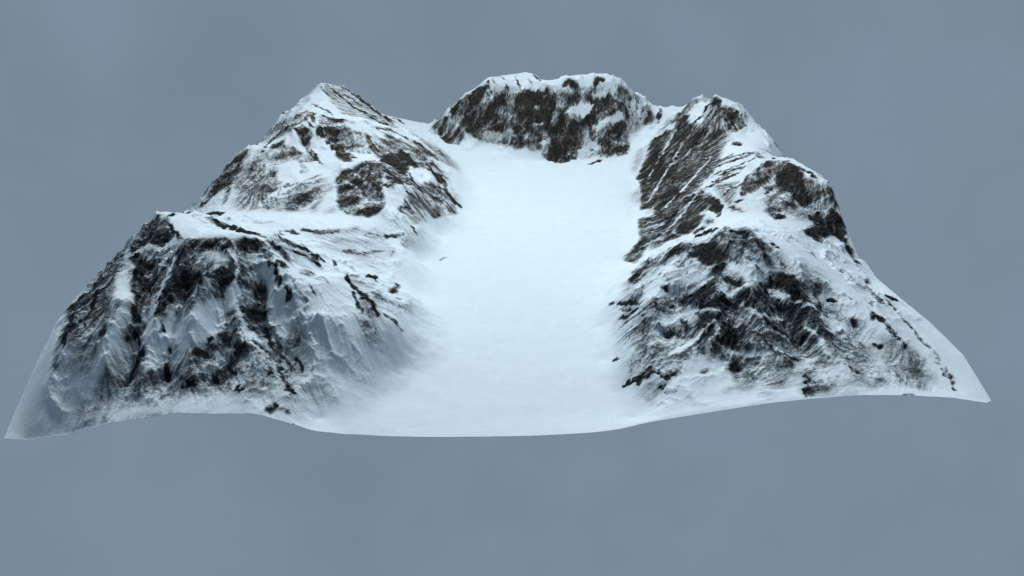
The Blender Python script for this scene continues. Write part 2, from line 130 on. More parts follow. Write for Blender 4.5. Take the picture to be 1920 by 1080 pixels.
[-75,25,0,[2563,2043,2633,1986,2701,1929,2781,1908,2867,1904,2958,1927,3036,1916,3114,1904,3178,1857,3092,1859,2991,1826,2895,1781,2782,1683,2694,1656,2656,1746,2612,1819,2561,1875]],
[-55,25,0,[1645,2041,1705,1983,1771,1959,1836,1935,1901,1912,1973,1923,2050,1951,2128,1980,2201,1991,2274,2002,2341,1995,2263,1880,2196,1882,2120,1849,2052,1850,1976,1817,1904,1801,1824,1751,1749,1718,1662,1701,1603,1821,1542,1942,1590,1974]],
[-70,20,0,[1722,1506,1804,1543,1882,1563,1956,1566,2026,1552,2086,1504,2119,1379,2145,1238,2099,1332,2037,1375,1974,1418,1898,1411,1783,1374,1668,1337]],
[-65,30,0,[1960,814,2042,831,2114,814,2191,814,2257,762,2313,677,2327,553,2335,414,2250,364,2165,313,2086,279,2026,298,1960,301,1898,319,1827,306,1775,357,1700,407,1628,473,1697,552,1762,614,1827,677,1893,745]],
[-60,20,0,[3471,1302,3610,1389,3701,1374,3736,1293,3770,1212,3624,1121,3463,997,3474,1115,3477,1217]],
[-60,20,0,[3953,1632,3988,1550,4023,1468,4056,1387,4079,1289,4111,1209,4132,1112,4091,1199,4039,1269,3977,1323,3973,1431,3959,1523]],
[-35,25,0,[3232,528,3291,509,3350,490,3399,454,3465,452,3540,465,3589,416,3646,383,3693,335,3730,270,3776,221,3781,117,3795,29,3732,29,3669,29,3605,29,3542,29,3479,29,3416,29,3361,45,3298,45,3243,61,3179,61,3188,195,3188,313,3214,428]],
[-90,14,0,[-3276,5487,-3182,5530,-3086,5574,-2985,5598,-2880,5603,-2748,5548,-2621,5512,-2499,5494,-2382,5496,-2294,5650,-2330,5251,-2443,5250,-2553,5231,-2663,5138,-2782,5082,-2870,5032,-2963,5001,-3055,4970,-3137,4902,-3218,4834,-3308,4745,-3385,4619,-3455,4475,-3599,4430,-3546,4535,-3503,4678,-3453,4803,-3396,4910,-3349,5070,-3316,5287]],
[-70,25,0,[-3486,5508,-3365,5468,-3239,5410,-3109,5332,-2990,5292,-3070,5145,-3142,4980,-3218,4834,-3330,4859,-3438,4866,-3545,4873,-3600,5103,-3642,5296,-3568,5412]],
[-40,25,0,[-3318,6138,-3187,6116,-3051,6075,-2940,5936,-2827,5779,-2693,5527,-2805,5520,-2922,5532,-3034,5525,-3202,5741,-3280,6015]],
[-80,14,0,[-2621,5838,-2496,5850,-2363,5824,-2234,5817,-2087,5536,-2240,5626,-2325,5375,-2497,5730]],
[-60,25,0,[-2890,6719,-2769,6652,-2661,6643,-2557,6653,-2453,6664,-2338,6616,-2240,6650,-2135,6645,-2023,6601,-1918,6596,-1809,6572,-1909,6437,-2019,6379,-2122,6283,-2235,6357,-2335,6354,-2431,6332,-2550,6425,-2654,6442,-2753,6439]],
[-80,20,0,[-1742,5599,-1617,5610,-1516,5811,-1392,5860,-1321,5750,-1246,5602,-1332,5404,-1414,5207,-1506,5135,-1595,5062,-1658,5263]],
[-80,20,0,[-1755,4741,-1638,4749,-1531,4833,-1553,4656,-1587,4572,-1615,4453,-1733,4360,-1836,4193,-1839,4389,-1828,4512,-1793,4635]],
[-50,14,0,[-471,9106,-340,9094,-209,9083,-78,9072,52,9061,183,9089,313,9098,450,9004,585,8910,722,8877,568,8879,413,8880,276,8878,138,8875,0,8873,-182,8902,-365,8911,-469,8967]],
[-55,14,0,[720,8827,850,8886,978,8885,1104,8864,1235,8924,1357,8909,1484,8954,1606,8939,1732,8964,1856,8969,2008,8872,1823,8845,1645,8878,1510,8894,1371,8871,1232,8848,1052,8832,876,8877]],
[-80,14,0,[1024,8536,1145,8573,1268,8629,1388,8647,1559,8582,1483,8466,1285,8528,1149,8441,1019,8412]],
[-60,14,0,[1538,8725,1696,8770,1848,8755,1746,8678,1559,8633]],
[-75,14,0,[1481,8318,1594,8331,1706,8343,1823,8395,1946,8485,2067,8569,2188,8654,2159,8492,1994,8389,1831,8286,1678,8260,1530,8273]],
[-50,20,0,[-259,8486,-103,8351,51,8332,51,8206,-128,8268,-309,8310,-465,8350,-619,8370,-570,8506,-413,8467]],
[-70,14,0,[1273,8076,1392,8106,1509,8118,1625,8129,1718,7961,1566,7923,1414,7886,1209,7822]],
[-60,25,0,[-826,8319,-695,8274,-566,8267,-438,8261,-309,8254,-171,8189,-34,8123,102,8057,237,8029,371,7983,506,7955,658,7917,807,7841,686,7845,565,7849,445,7872,324,7895,203,7918,81,7922,-41,7946,-163,7969,-284,7973,-406,7977,-545,8109,-685,8223]],
[-80,16,0,[3412,5118,3509,5157,3611,5215,3708,5255,3818,5332,3923,5391,4028,5313,4139,5255,4019,5178,3907,5120,3796,5062,3673,4966,3557,4890,3486,5004]],
[-55,30,0,[3465,4833,3553,4790,3647,4767,3748,4762,3854,4775,3756,4512,3678,4306,3587,4064,3466,4046,3352,4046,3305,4163,3257,4281,3208,4399,3289,4530,3376,4681]],
[65,37,0,[-4341,2766,-4406,2688,-4479,2629,-4539,2586,-4599,2543,-4668,2597,-4729,2874]],
[114,8,0,[-4116,2678,-4232,3145,-3891,2528,-3816,2474,-3716,2365,-3635,2317,-3561,2291,-3565,2316,-3680,2458,-3752,2487,-3825,2541,-3882,2558]],
[101,8,0,[-4176,2503,-4116,2493,-4093,2559,-4149,2663,-4180,2615,-4217,2582]],
[88,23,0,[-4235,2010,-4181,2117,-4092,2221,-3985,2080,-3889,1957,-3966,1966,-4050,1869,-4197,1965]],
[80,23,0,[-4823,2630,-4561,2279,-4423,2086,-4356,1832,-4553,2118]],
[88,23,0,[-4459,1974,-4249,1821,-4184,1725,-4065,1701,-3992,1732,-3880,1774,-3836,1637,-3932,1732,-4001,1639,-4053,1627,-4076,1562,-4142,1488,-4187,1529,-4218,1447,-4181,1316,-4244,1429,-4287,1554,-4310,1644,-4365,1773]],
[82,37,0,[-4312,1612,-4163,1544,-4070,1562,-4007,1523,-4051,1417,-4066,1263,-4047,1071,-4078,1083,-4169,1310,-4250,1429]],
[80,59,0,[-3766,1486,-3715,1523,-3673,1578,-3595,1620,-3557,1544,-3520,1469,-3390,1392,-3345,1184,-3380,1151,-3389,1072,-3398,994,-3508,1062,-3606,1104,-3661,1059,-3701,1014,-3732,951,-3785,912,-3911,1008,-3968,1093,-3960,1175,-3923,1206,-3914,1288,-3887,1336,-3884,1425,-3863,1480]],
[85,37,0,[-3607,1343,-3560,1373,-3530,1439,-3406,1451,-3322,1194,-3411,1169]],
[85,37,0,[-3590,1223,-3389,1040,-3398,977,-3508,1062]],
[88,37,0,[-3741,1025,-3685,1055,-3646,1119,-3597,1165,-3623,1076,-3672,1030,-3712,968]],
[76,51,0,[-3654,1787,-3541,1817,-3466,1820,-3375,1787,-3284,1787,-3194,1787,-3165,1667,-3284,1643,-3389,1709,-3543,1745,-3611,1694]],
[88,51,0,[-3134,1790,-3063,1821,-2985,1833,-2900,1828,-2822,1841,-2736,1747,-2651,1601,-2796,1664,-2874,1700,-2953,1709,-3004,1610,-3081,1617,-3114,1721]],
[60,102,0,[-3098,1596,-3030,1628,-2954,1642,-2878,1655,-2789,1634,-2681,1536,-2747,1494,-2821,1505,-2889,1499,-2957,1493,-3017,1469,-3054,1523]],
[80,37,0,[-4321,1160,-4187,1011,-4211,957,-4198,833,-4276,872,-4272,974]],
[74,37,0,[-4265,838,-4222,782,-4235,706,-4258,648,-4320,631,-4384,762,-4366,832]],
[60,51,0,[-5021,1274,-5158,1565,-5194,1716,-5008,1783,-4956,1830,-4893,1859,-4953,2085,-4927,2171,-4959,2388,-4576,2135,-4604,2060,-4530,1809,-4604,1708,-4634,1638,-4664,1569,-4672,1465,-4693,1415,-4606,1194,-4626,1145,-4643,1057,-4648,953,-4736,970]],
[76,51,0,[-5032,1306,-4736,1019,-4613,985,-4648,885,-4711,857,-4722,777,-4802,797,-4888,763,-4889,837,-4866,879,-5019,1192]],
[88,23,0,[-4875,643,-4806,622,-4698,509,-4781,476]],
[28,136,0,[-4864,414,-4811,426,-4781,470,-4712,470,-4642,470,-4573,470,-4503,470,-4453,401,-4404,332,-4376,295,-4393,243,-4409,190,-4425,138,-4502,165,-4568,176,-4634,187,-4723,229,-4801,256,-4810,293,-4831,345]],
[76,37,0,[-4099,883,-4056,934,-4003,968,-3940,985,-3932,912,-3906,807,-3967,787,-4038,725,-4090,720,-4096,755,-4102,790]],
[76,37,0,[-3991,742,-3914,668,-3857,628,-3842,517,-3923,492,-3960,407,-3997,366,-4034,325,-4090,279,-4098,158,-4110,95,-4132,48,-4175,43,-4164,111,-4152,179,-4130,229,-4117,295,-4089,339,-4071,398,-4062,475,-4039,549,-4007,607,-3994,666]],
[88,17,0,[-4053,423,-3960,407,-4001,341]],
[121,8,0,[-3664,741,-3662,716,-3642,677,-3649,641,-3649,584,-3633,542,-3625,518,-3614,491,-3542,450,-3536,456,-3588,501,-3601,537,-3608,561,-3616,582,-3609,619,-3591,644,-3629,719,-3658,759]],
[95,8,0,[-3395,283,-3340,266,-3302,288,-3242,303,-3209,367,-3187,426,-3157,469,-3116,487,-3126,497,-3170,476,-3209,448,-3239,405,-3273,341,-3328,327,-3369,322,-3409,310]],
[108,8,0,[-3525,434,-3444,405,-3379,369,-3375,376,-3471,453,-3544,456]],
[108,8,0,[-3811,424,-3780,439,-3718,481,-3684,517,-3691,522,-3728,492,-3784,452,-3812,429]],
[92,8,0,[-3358,603,-3313,591,-3272,587,-3216,595,-3145,614,-3135,624,-3206,649,-3265,642,-3310,632,-3361,631]],
[85,8,0,[-3268,627,-3231,681,-3202,741,-3187,796,-3208,801,-3237,738,-3261,681,-3277,618]],
[94,8,0,[-3713,952,-3729,908,-3733,865,-3743,804,-3729,798,-3704,872,-3697,920,-3703,967]],
[70,17,0,[-4436,135,-4403,143,-4387,109]],
[60,37,0,[-3274,1051,-3229,1117,-3232,1042,-3276,946,-3283,1015]],
[78,8,0,[-3756,2549,-3683,2457,-3591,2339,-3532,2307,-3427,2165,-3357,2141,-3385,2265,-3576,2652,-3616,2631,-3665,2628,-3717,2639,-3758,2602]],
[62,37,0,[-3899,3553,-3621,3006,-3697,3032]],
[74,37,0,[-2866,2033,-2776,2079,-2705,2007,-2614,1836,-2535,1799,-2494,1665,-2585,1699,-2688,1765,-2746,1812,-2810,1876]],
[92,23,0,[-2675,1652,-2567,1631,-2496,1542,-2568,1530,-2645,1572]],
[108,8,0,[-2558,2009,-2476,1917,-2429,1955,-2389,1956,-2344,1956,-2272,1984,-2275,2029,-2349,2065,-2393,2081,-2442,2099,-2500,2080,-2561,2054]],
[66,37,0,[-2429,2102,-2512,2797,-2303,2138,-2352,1979]],
[105,8,0,[-2336,2325,-2262,2116,-2295,2315,-2350,2454]],
[105,8,0,[-2277,2623,-2114,2103,-2194,2495,-2271,2681]],
[94,8,0,[-2152,2756,-2109,2605,-2096,2606,-2148,2793]],
[44,85,0,[-2498,3167,-2456,3314,-2399,3408,-2292,3414,-2185,3419,-2073,3407,-2108,3264,-2221,3239,-2343,3249,-2387,2932]],
[52,51,0,[-2321,3880,-2234,3865,-2144,3832,-2134,3599,-2260,3636]],
[74,8,0,[-3195,3409,-3146,3290,-3087,3174,-2991,3049,-2988,3090,-3075,3258,-3127,3355,-3190,3450]],
[54,8,0,[-2959,3471,-2874,3445,-2881,3493,-2966,3519]],
[94,8,0,[-2831,1670,-2782,1635,-2730,1589,-2701,1549,-2675,1525,-2646,1477,-2609,1409,-2560,1348,-2524,1323,-2481,1280,-2479,1243,-2473,1217,-2444,1199,-2432,1240,-2425,1271,-2481,1338,-2522,1381,-2562,1422,-2596,1486,-2627,1536,-2660,1579,-2711,1661,-2773,1692,-2827,1699]],
[78,8,0,[-2356,1274,-2318,1235,-2295,1197,-2270,1158,-2252,1138,-2230,1072,-2197,1023,-2165,1008,-2171,1077,-2199,1163,-2225,1204,-2250,1244,-2277,1286,-2339,1300]],
[72,51,0,[-2456,1188,-2398,1214,-2322,1147,-2296,1071,-2277,1012,-2331,1060,-2392,1124]],
[62,37,0,[-2410,1588,-2366,1805,-2223,1678,-2287,1625,-2353,1474]],
[81,8,0,[-2263,1402,-2238,1359,-2212,1334,-2176,1294,-2168,1296,-2194,1339,-2224,1381,-2260,1422]],
[84,40,0,[-3020,1363,-2963,1397,-2906,1430,-2848,1463,-2783,1479,-2722,1382,-2734,1319,-2739,1239,-2672,1131,-2631,1091,-2625,1009,-2671,991,-2711,963,-2770,1029,-2840,995,-2910,962,-2959,1042,-3024,1091,-2975,1197,-2990,1252,-3005,1308]],
[64,68,0,[-3034,1451,-2977,1479,-2919,1506,-2854,1489,-2795,1488,-2873,1452,-2950,1416,-3020,1363]],
[78,37,0,[-3317,1478,-3242,1501,-3143,1407,-3060,1352,-3168,1287,-3216,1292,-3279,1331]],
[88,8,0,[-1960,1754,-1916,1710,-1864,1671,-1813,1615,-1766,1577,-1716,1521,-1662,1418,-1632,1418,-1604,1420,-1568,1359,-1522,1316,-1504,1339,-1533,1422,-1571,1487,-1608,1506,-1650,1557,-1693,1609,-1747,1682,-1798,1739,-1842,1761,-1889,1765,-1948,1781]],
[108,8,0,[-1852,1593,-1814,1512,-1774,1451,-1742,1375,-1710,1299,-1678,1259,-1663,1262,-1677,1305,-1713,1399,-1746,1476,-1792,1555,-1838,1598]],
[46,68,0,[-1837,1625,-1775,1605,-1710,1567,-1638,1495,-1580,1432,-1515,1336,-1497,1245,-1482,1172,-1471,1116,-1538,1128,-1589,1173,-1646,1251,-1684,1305,-1739,1428,-1793,1552]],
[56,37,0,[-2079,2139,-2002,2141,-1925,2142,-1835,2091,-1826,1810,-1884,1815,-2015,2117]],
[105,8,0,[-1873,2414,-1814,2369,-1768,2400,-1736,2451,-1637,2089,-1673,2353,-1756,2709,-1816,2682,-1867,2669,-1878,2458]],
[84,23,0,[-1514,2702,-1467,2748,-1418,2090,-1474,1957,-1513,2423]],
[52,40,0,[-1686,1775,-1601,1724,-1534,1761,-1415,1764,-1321,1639,-1390,1586,-1464,1584,-1531,1548,-1592,1584]],
[78,23,0,[-1621,1535,-1555,1558,-1565,1456]],
[94,8,0,[-1390,1870,-1335,1915,-1338,1956,-1393,1911]],
[42,20,0,[-1212,2463,-1153,2097,-1136,2202,-1199,2603]],
[78,8,0,[-1468,1350,-1423,1331,-1373,1317,-1328,1321,-1301,1320,-1272,1317,-1240,1351,-1230,1374,-1253,1379,-1282,1382,-1317,1402,-1361,1367,-1412,1381,-1467,1391]],
[30,85,0,[-1473,1321,-1389,1347,-1310,1407,-1326,1278,-1391,1232,-1463,1219]],
[82,37,0,[-2933,973,-2875,1001,-2809,1012,-2744,1023,-2677,1034,-2619,1040,-2625,984,-2624,912,-2585,845,-2547,779,-2623,864,-2705,935,-2789,916,-2873,897]],
[94,8,0,[-2686,989,-2674,923,-2637,841,-2600,796,-2549,756,-2534,796,-2552,845,-2592,904,-2614,949,-2656,994]],
[81,8,0,[-2815,825,-2773,772,-2738,758,-2702,743,-2669,729,-2630,689,-2587,669,-2584,707,-2615,751,-2650,776,-2688,792,-2717,790,-2766,839,-2809,849]],
[76,51,0,[-3108,891,-3043,967,-2968,973,-2910,903,-2852,834,-2788,748,-2770,686,-2818,659,-2859,616,-2937,649,-3007,666,-3094,677,-3090,729,-3093,797]],
[94,8,0,[-3022,573,-2996,552,-2953,520,-2915,490,-2889,436,-2860,379,-2811,285,-2738,250,-2747,293,-2783,318,-2812,386,-2841,443,-2873,503,-2927,555,-2970,587,-3007,581]],
[85,8,0,[-2889,606,-2837,595,-2851,626,-2896,620]],
[62,16,0,[-2803,551,-2728,503,-2657,452,-2650,437,-2614,418,-2586,424,-2596,466,-2633,512,-2730,569,-2798,565]],
[82,8,0,[-2603,500,-2583,568,-2586,643,-2598,633,-2619,565,-2616,490]],
[116,8,0,[-2559,527,-2552,536,-2554,461,-2538,457,-2517,551,-2560,567]],
[96,8,0,[-2501,640,-2485,581,-2460,541,-2423,468,-2385,425,-2343,366,-2297,297,-2257,280,-2241,304,-2266,361,-2311,429,-2347,471,-2388,530,-2424,601,-2454,657,-2488,677]],
[124,8,0,[-2374,780,-2334,745,-2293,715,-2266,654,-2230,593,-2220,611,-2239,675,-2264,724,-2313,758,-2365,786]],
[101,8,0,[-2538,757,-2498,775,-2441,767,-2442,789,-2494,804,-2545,795]],
[58,23,0,[-2394,309,-2320,299,-2246,290,-2246,268,-2309,259,-2377,265]],
[92,34,0,[-2516,21,-2487,93,-2457,166,-2403,193,-2365,153,-2411,52,-2463,15]],
[62,16,0,[-2365,105,-2316,110,-2258,74,-2247,97,-2304,163,-2368,132]],
[84,8,0,[-3134,472,-3115,423,-3048,349,-3037,388,-3071,469,-3115,495]],
[32,85,0,[-2438,697,-2378,680,-2313,647,-2302,546,-2302,479,-2398,553]],
[97,8,0,[-2261,6,-2210,11,-2148,6,-2146,11,-2203,22,-2259,12]],
[30,51,0,[-1774,616,-1720,672,-1660,712,-1605,769,-1533,762,-1577,686,-1628,643,-1703,590,-1773,522]],
[47,8,0,[-2197,431,-2186,408,-2158,389,-2149,408,-2161,431,-2189,450]],
[66,40,0,[-4704,4622,-4654,4687,-4619,4789,-4576,4872,-4592,5128,-4603,5607,-4475,5512,-4385,5512,-4310,5550,-4221,5766,-4133,5692,-4140,5432,-4150,5254,-4179,5134,-4208,5014,-4193,4786,-4197,4616,-4186,4410,-4182,4120,-4278,4504,-4401,4755,-4459,4686,-4525,4636,-4583,4567,-4648,4517]],
[-85,24,0,[-4416,4808,-4267,4689,-4251,4481,-4220,4239,-4297,4135,-4358,4407,-4395,4625]],
[54,40,0,[-4077,5637,-3955,5692,-3950,5525,-3945,5359,-3952,5167,-3952,4957,-3972,4813,-3978,4632,-3975,4434,-4009,4632,-4037,4813,-4049,4957,-4063,5140,-4068,5304,-4073,5470]],
[82,27,0,[-3868,5711,-3845,5945,-3687,6061,-3669,5907,-3750,5703]],
[58,27,0,[-3904,5460,-3774,5510,-3655,5599,-3626,5462,-3706,5378,-3797,5332]],
[56,34,0,[-3635,5907,-3560,5937,-3464,5883,-3358,5792,-3321,5546,-3486,5508,-3572,5745]],
[72,30,0,[-3556,6189,-3444,6334,-3346,6281,-3249,6229,-3274,6138,-3311,6024,-3168,5732,-3231,5713,-3338,5933,-3409,6021,-3476,6089]],
[101,8,0,[-3306,5882,-3213,5717,-3136,5631,-3060,5546,-2969,5426,-2960,5431,-3044,5576,-3126,5680,-3203,5766,-3302,5907]],
[62,8,0,[-3263,6260,-3207,6211,-3141,6168,-3074,6171,-3061,6201,-3112,6232,-3174,6255,-3246,6272]],
[74,23,0,[-3396,6512,-3305,6580,-3207,6303,-3297,6429]],
[105,8,0,[-3211,6663,-3140,6646,-3070,6652,-2992,6638,-2909,6675,-2823,6696,-2827,6723,-2925,6769,-3009,6751,-3078,6745,-3148,6739,-3216,6709]],
[70,8,0,[-3182,6633,-3120,6612,-3048,6602,-3052,6670,-3119,6712,-3187,6702]],
[68,37,0,[-2979,6306,-2838,6206,-2715,6159,-2580,6053,-2714,6254,-2846,6280]],
[52,37,0,[-2750,6262,-2633,6208,-2524,6192,-2412,6156,-2350,6021,-2455,6002,-2563,6002,-2662,6161]],
[76,37,0,[-2858,5904,-2638,5792,-2458,5367,-2587,5340,-2805,5705]],
[94,8,0,[-3067,6146,-2996,6051,-2914,5941,-2833,5832,-2751,5686,-2653,5505,-2640,5511,-2731,5736,-2813,5883,-2891,5973,-2973,6083,-3059,6171]],
[82,37,0,[-2410,6077,-2303,6124,-2117,5844,-2228,5891]],
[94,30,0,[-2078,5428,-2051,5768,-2002,5995,-1885,5884,-1886,6249,-1795,6199,-1701,6130,-1617,6088,-1517,5914,-1522,5793,-1640,5594,-1666,5120,-1778,5361,-1943,5346,-2044,5325]],
[86,37,0,[-1467,5924,-1333,6039,-1229,5961,-1123,5845,-1100,5537,-1195,5726,-1277,5785,-1421,5879]],
[86,8,0,[-1270,5981,-1230,5908,-1179,5821,-1134,5775,-1112,5629,-1085,5459,-1037,5447,-993,5439,-945,5411,-878,5438,-803,5451,-790,5498,-853,5549,-917,5541,-961,5567,-1006,5576,-1048,5600,-1069,5745,-1092,5879,-1146,5950,-1196,5999,-1256,6045]],
[62,37,0,[-1716,6701,-1534,6641,-1451,6686,-1363,6692,-1279,6736,-1166,6670,-1022,6794,-1132,6534,-1254,6443,-1359,6401,-1461,6340,-1588,6502,-1706,6587]],
[56,37,0,[-2168,6430,-2074,6601,-1977,6545,-1873,6452,-2043,6336]],
[62,37,0,[-2378,6096,-2230,6092,-2088,6126,-2146,5985,-2262,6040]],
[74,37,0,[-2609,6763,-2474,6730,-2350,6755,-2372,6659,-2543,6677]],
[87,8,0,[-2336,6580,-2259,6567,-2197,6656,-2124,6687,-2053,6718,-1972,6680,-1890,6641,-1810,6622,-1732,6645,-1726,6652,-1810,6733,-1893,6772,-1973,6791,-2052,6792,-2131,6781,-2197,6711,-2259,6622,-2333,6587]],
[70,30,0,[-2718,4960,-2605,5100,-2487,5143,-2405,5202,-2311,5203,-2232,5281,-2059,5264,-1957,5098,-1908,4845,-1965,4791,-1934,4680,-1900,4550,-1865,4421,-1832,4342,-1898,4174,-2049,4096,-2150,4081,-2250,4065,-2351,4049,-2444,4137,-2538,4224,-2571,4450,-2603,4678]],
[-38,40,0,[-2265,4525,-2175,4508,-2081,4473,-1987,4438,-1893,4403,-1943,4251,-2002,4156,-2122,4147,-2245,4157,-2261,4368]],
[54,68,0,[-3358,4295,-3315,4441,-3265,4568,-3166,4620,-3065,4672,-2969,4742,-2825,4875,-2688,4884,-2709,4599,-2771,4497,-2838,4414,-2903,4332,-2951,4211,-2997,4090,-3112,4054,-3244,4072]],
[38,51,0,[-2584,4232,-2523,4220,-2511,4057,-2625,4042,-2748,4064,-2662,4130]],
[82,8,0,[-2003,5055,-1929,4977,-1860,4943,-1806,4885,-1746,4808,-1696,4787,-1643,4730,-1609,4703,-1561,4660,-1547,4684,-1573,4715,-1616,4781,-1683,4897,-1739,4956,-1790,4977,-1852,5055,-1924,5072,-1998,5083]],
[82,8,0,[-1585,4662,-1543,4634,-1499,4633,-1476,4582,-1437,4549,-1415,4571,-1429,4647,-1457,4686,-1509,4674,-1571,4690]],
[62,27,0,[-1951,5454,-1853,5536,-1750,5599,-1601,5115,-1781,5148,-1865,5301]],
[76,8,0,[-2134,5203,-2069,5167,-2004,5136,-1949,5077,-1891,5018,-1830,4940,-1776,4900,-1716,4822,-1665,4783,-1624,4718,-1585,4689,-1537,4644,-1523,4668,-1552,4699,-1588,4729,-1649,4909,-1709,4970,-1760,4991,-1821,5069,-1878,5129,-1937,5188,-1995,5230,-2065,5242,-2134,5250]],
[83,8,0,[-2009,4730,-1934,4691,-1857,4675,-1742,4668,-1739,4676,-1850,4711,-1927,4745,-2007,4756]],
[83,8,0,[-1913,4873,-1837,4819,-1765,4789,-1720,4766,-1663,4727,-1654,4731,-1705,4814,-1765,4895,-1838,4889,-1912,4897]],
[97,8,0,[-1396,5192,-1337,5268,-1293,5387,-1210,5308,-1202,5331,-1284,5456,-1345,5302,-1399,5198]],
[48,37,0,[-1211,5379,-1100,5537,-1101,5324,-1216,5229]],
[58,37,0,[-1491,4653,-1341,4824,-1376,4681]],
[64,37,0,[-1260,4878,-1154,5037,-1043,5178,-996,5068,-1129,4767,-1247,4678]],
[75,8,0,[-1235,4667,-1175,4685,-1110,4783,-1104,4823,-1167,4824,-1231,4725]],
[101,8,0,[-1052,5234,-1008,5201,-957,5172,-883,5128,-874,5151,-940,5255,-990,5266,-1043,5257]],
[38,68,0,[-1594,4381,-1508,4435,-1423,4509,-1365,4437,-1302,4329,-1391,4146,-1512,4171]],
[97,8,0,[-1494,4158,-1454,4086,-1410,4034,-1363,4003,-1353,4006,-1390,4059,-1434,4111,-1484,4161]],
[32,40,0,[-1085,5757,-1037,5638,-955,5710,-927,5879,-975,5999,-1057,5908]],
[30,30,0,[-1434,3907,-1479,3816,-1505,3736,-1508,3513,-1527,3379,-1540,3234,-1532,3158,-1588,3150,-1600,3098,-1501,3064,-1463,3236,-1449,3359,-1434,3489,-1437,3765,-1411,3845,-1402,3914]],
[56,8,0,[-1654,3471,-1657,3353,-1640,3252,-1621,3251,-1617,3368,-1634,3470]],
[27,30,0,[-1895,3349,-1881,3246,-1845,3139,-1821,2992,-1784,2987,-1777,3227,-1815,3333,-1866,3392]],
[110,8,0,[-1809,2720,-1677,2114,-1639,2091,-1675,2374,-1745,2684,-1796,2761]],
[54,8,0,[-1033,3778,-975,3821,-928,3907,-935,3932,-994,3890,-1041,3803]],
[42,40,0,[-3987,4269,-3894,4320,-3794,4353,-3694,4386,-3599,4438,-3541,4351,-3626,4278,-3709,4205,-3798,4150]],
[87,8,0,[-4008,3444,-3957,3483,-4069,3930,-4107,4034,-4201,4095,-4279,4111,-4397,4219,-4460,4191]],
[70,8,0,[-3510,4015,-3492,4131,-3480,4250,-3460,4351,-3456,4474,-3452,4597,-3443,4700,-3399,4775,-3357,4854,-3363,4860,-3420,4805,-3469,4728,-3482,4622,-3480,4481,-3489,4377,-3514,4295,-3520,4158,-3526,4037]],
[64,8,0,[-3451,4702,-3389,4727,-3335,4774,-3274,4803,-3213,4831,-3161,4882,-3115,4950,-3063,5001,-3011,5051,-2963,5121,-2913,5175,-2923,5200,-2984,5171,-3037,5121,-3090,5070,-3137,5001,-3183,4932,-3228,4864,-3294,4854,-3349,4806,-3409,4777,-3461,4727]],
[56,37,0,[-3029,5124,-2909,5224,-2924,5051]],
[62,17,0,[-3688,5138,-3634,5184,-3600,5001,-3559,4801,-3591,4809]],
[42,40,0,[-3827,5011,-3697,4803,-3607,4709,-3529,4652,-3677,4612,-3745,4792]],
[48,37,0,[-3338,5464,-3257,5437,-3132,5224,-3251,5140]],
[42,40,0,[-3912,4949,-3808,4809,-3787,4602,-3773,4415,-3950,4468,-3950,4658,-3928,4794]],
[82,37,0,[-4510,7496,-4384,7506,-4414,7406]],
[52,37,0,[-4336,7504,-4107,7343,-3992,6616]],
[70,8,0,[-3597,8261,-3500,8071,-3415,7944,-3335,7837,-3253,7729,-3162,7763,-3078,7821,-3081,7847,-3164,7796,-3252,7780,-3327,7886,-3407,7993,-3488,8101,-3589,8266]],
[70,8,0,[-3309,7683,-3205,7527,-3092,7376,-3089,7400,-3197,7576,-3302,7688]],
[78,8,0,[-3453,8261,-3362,8129,-3283,8058,-3181,7889,-3112,7859,-3033,7789,-2964,7745,-2879,7623,-2789,7481,-2712,7484,-2617,7389,-2526,7315,-2500,7593,-2435,7676,-2437,7721,-2520,7759,-2594,7737,-2668,7715,-2742,7692,-2813,7669,-2888,7751,-2957,7795,-3025,7839,-3099,7889,-3191,8018,-3275,8108,-3357,8177,-3455,8306]],
[89,8,0,[-3193,8393,-3097,8249,-3025,8225,-2958,8222,-2884,8230,-2812,8258,-2729,8226,-2641,8159,-2568,8171,-2488,8143,-2410,8116,-2258,7556,-2146,7378,-2322,8114,-2643,8292,-2719,8299,-2798,8311,-2870,8284,-3112,8423]],
[83,8,0,[-3037,8285,-2971,8253,-2904,8245,-2844,8277,-2776,8269,-2703,8218,-2615,8088,-2516,7900,-2434,7873,-2316,7633,-2296,7979,-2117,7374,-2213,8062,-2303,8171,-2375,8140,-2501,8420,-2577,8407,-2614,8262,-2692,8333]],
[72,8,0,[-2507,9849,-2375,9488,-2284,9382,-2195,9317,-2187,9323,-2298,9608,-2402,9793]],
[83,8,0,[-3569,7502,-3439,7323,-3324,7206,-3226,7148,-3116,6910,-3043,6851,-3036,6855,-3138,7077,-3223,7198,-3329,7276,-3445,7393,-3569,7527]],
[70,8,0,[-3128,7908,-3048,7924,-2961,7925,-2880,7861,-2809,7857,-2733,7856,-2748,7981,-2826,8049,-2881,7975,-2962,8019,-3065,8079,-3148,8034]],
[75,8,0,[-2810,7602,-2715,7422,-2638,7343,-2560,7265,-2484,7187,-2404,7090,-2324,6992,-2243,6996,-2138,6845,-2065,6910,-2074,6993,-2155,7012,-2245,7066,-2324,7062,-2402,7159,-2482,7256,-2555,7315,-2628,7374,-2742,7629,-2808,7626]],
[81,8,0,[-4227,7779,-4212,8017,-3920,7857,-3930,7881]],
[42,40,0,[-4060,7377,-3746,6850,-3791,6637,-4047,7123,-4159,7123]],
[80,23,0,[-1230,9202,-1105,9148,-982,9093,-874,9090,-769,9127,-662,9144,-492,9095,-511,8970,-532,8905,-511,8815,-489,8725,-572,8673,-633,8535,-746,8464,-914,8524,-953,8622,-995,8760,-1128,8889,-1254,9049]],
[62,23,0,[-1635,9174,-1538,9306,-1250,8967,-1109,8784,-968,8564,-891,8443,-1043,8308,-1278,8299,-1464,8811]],
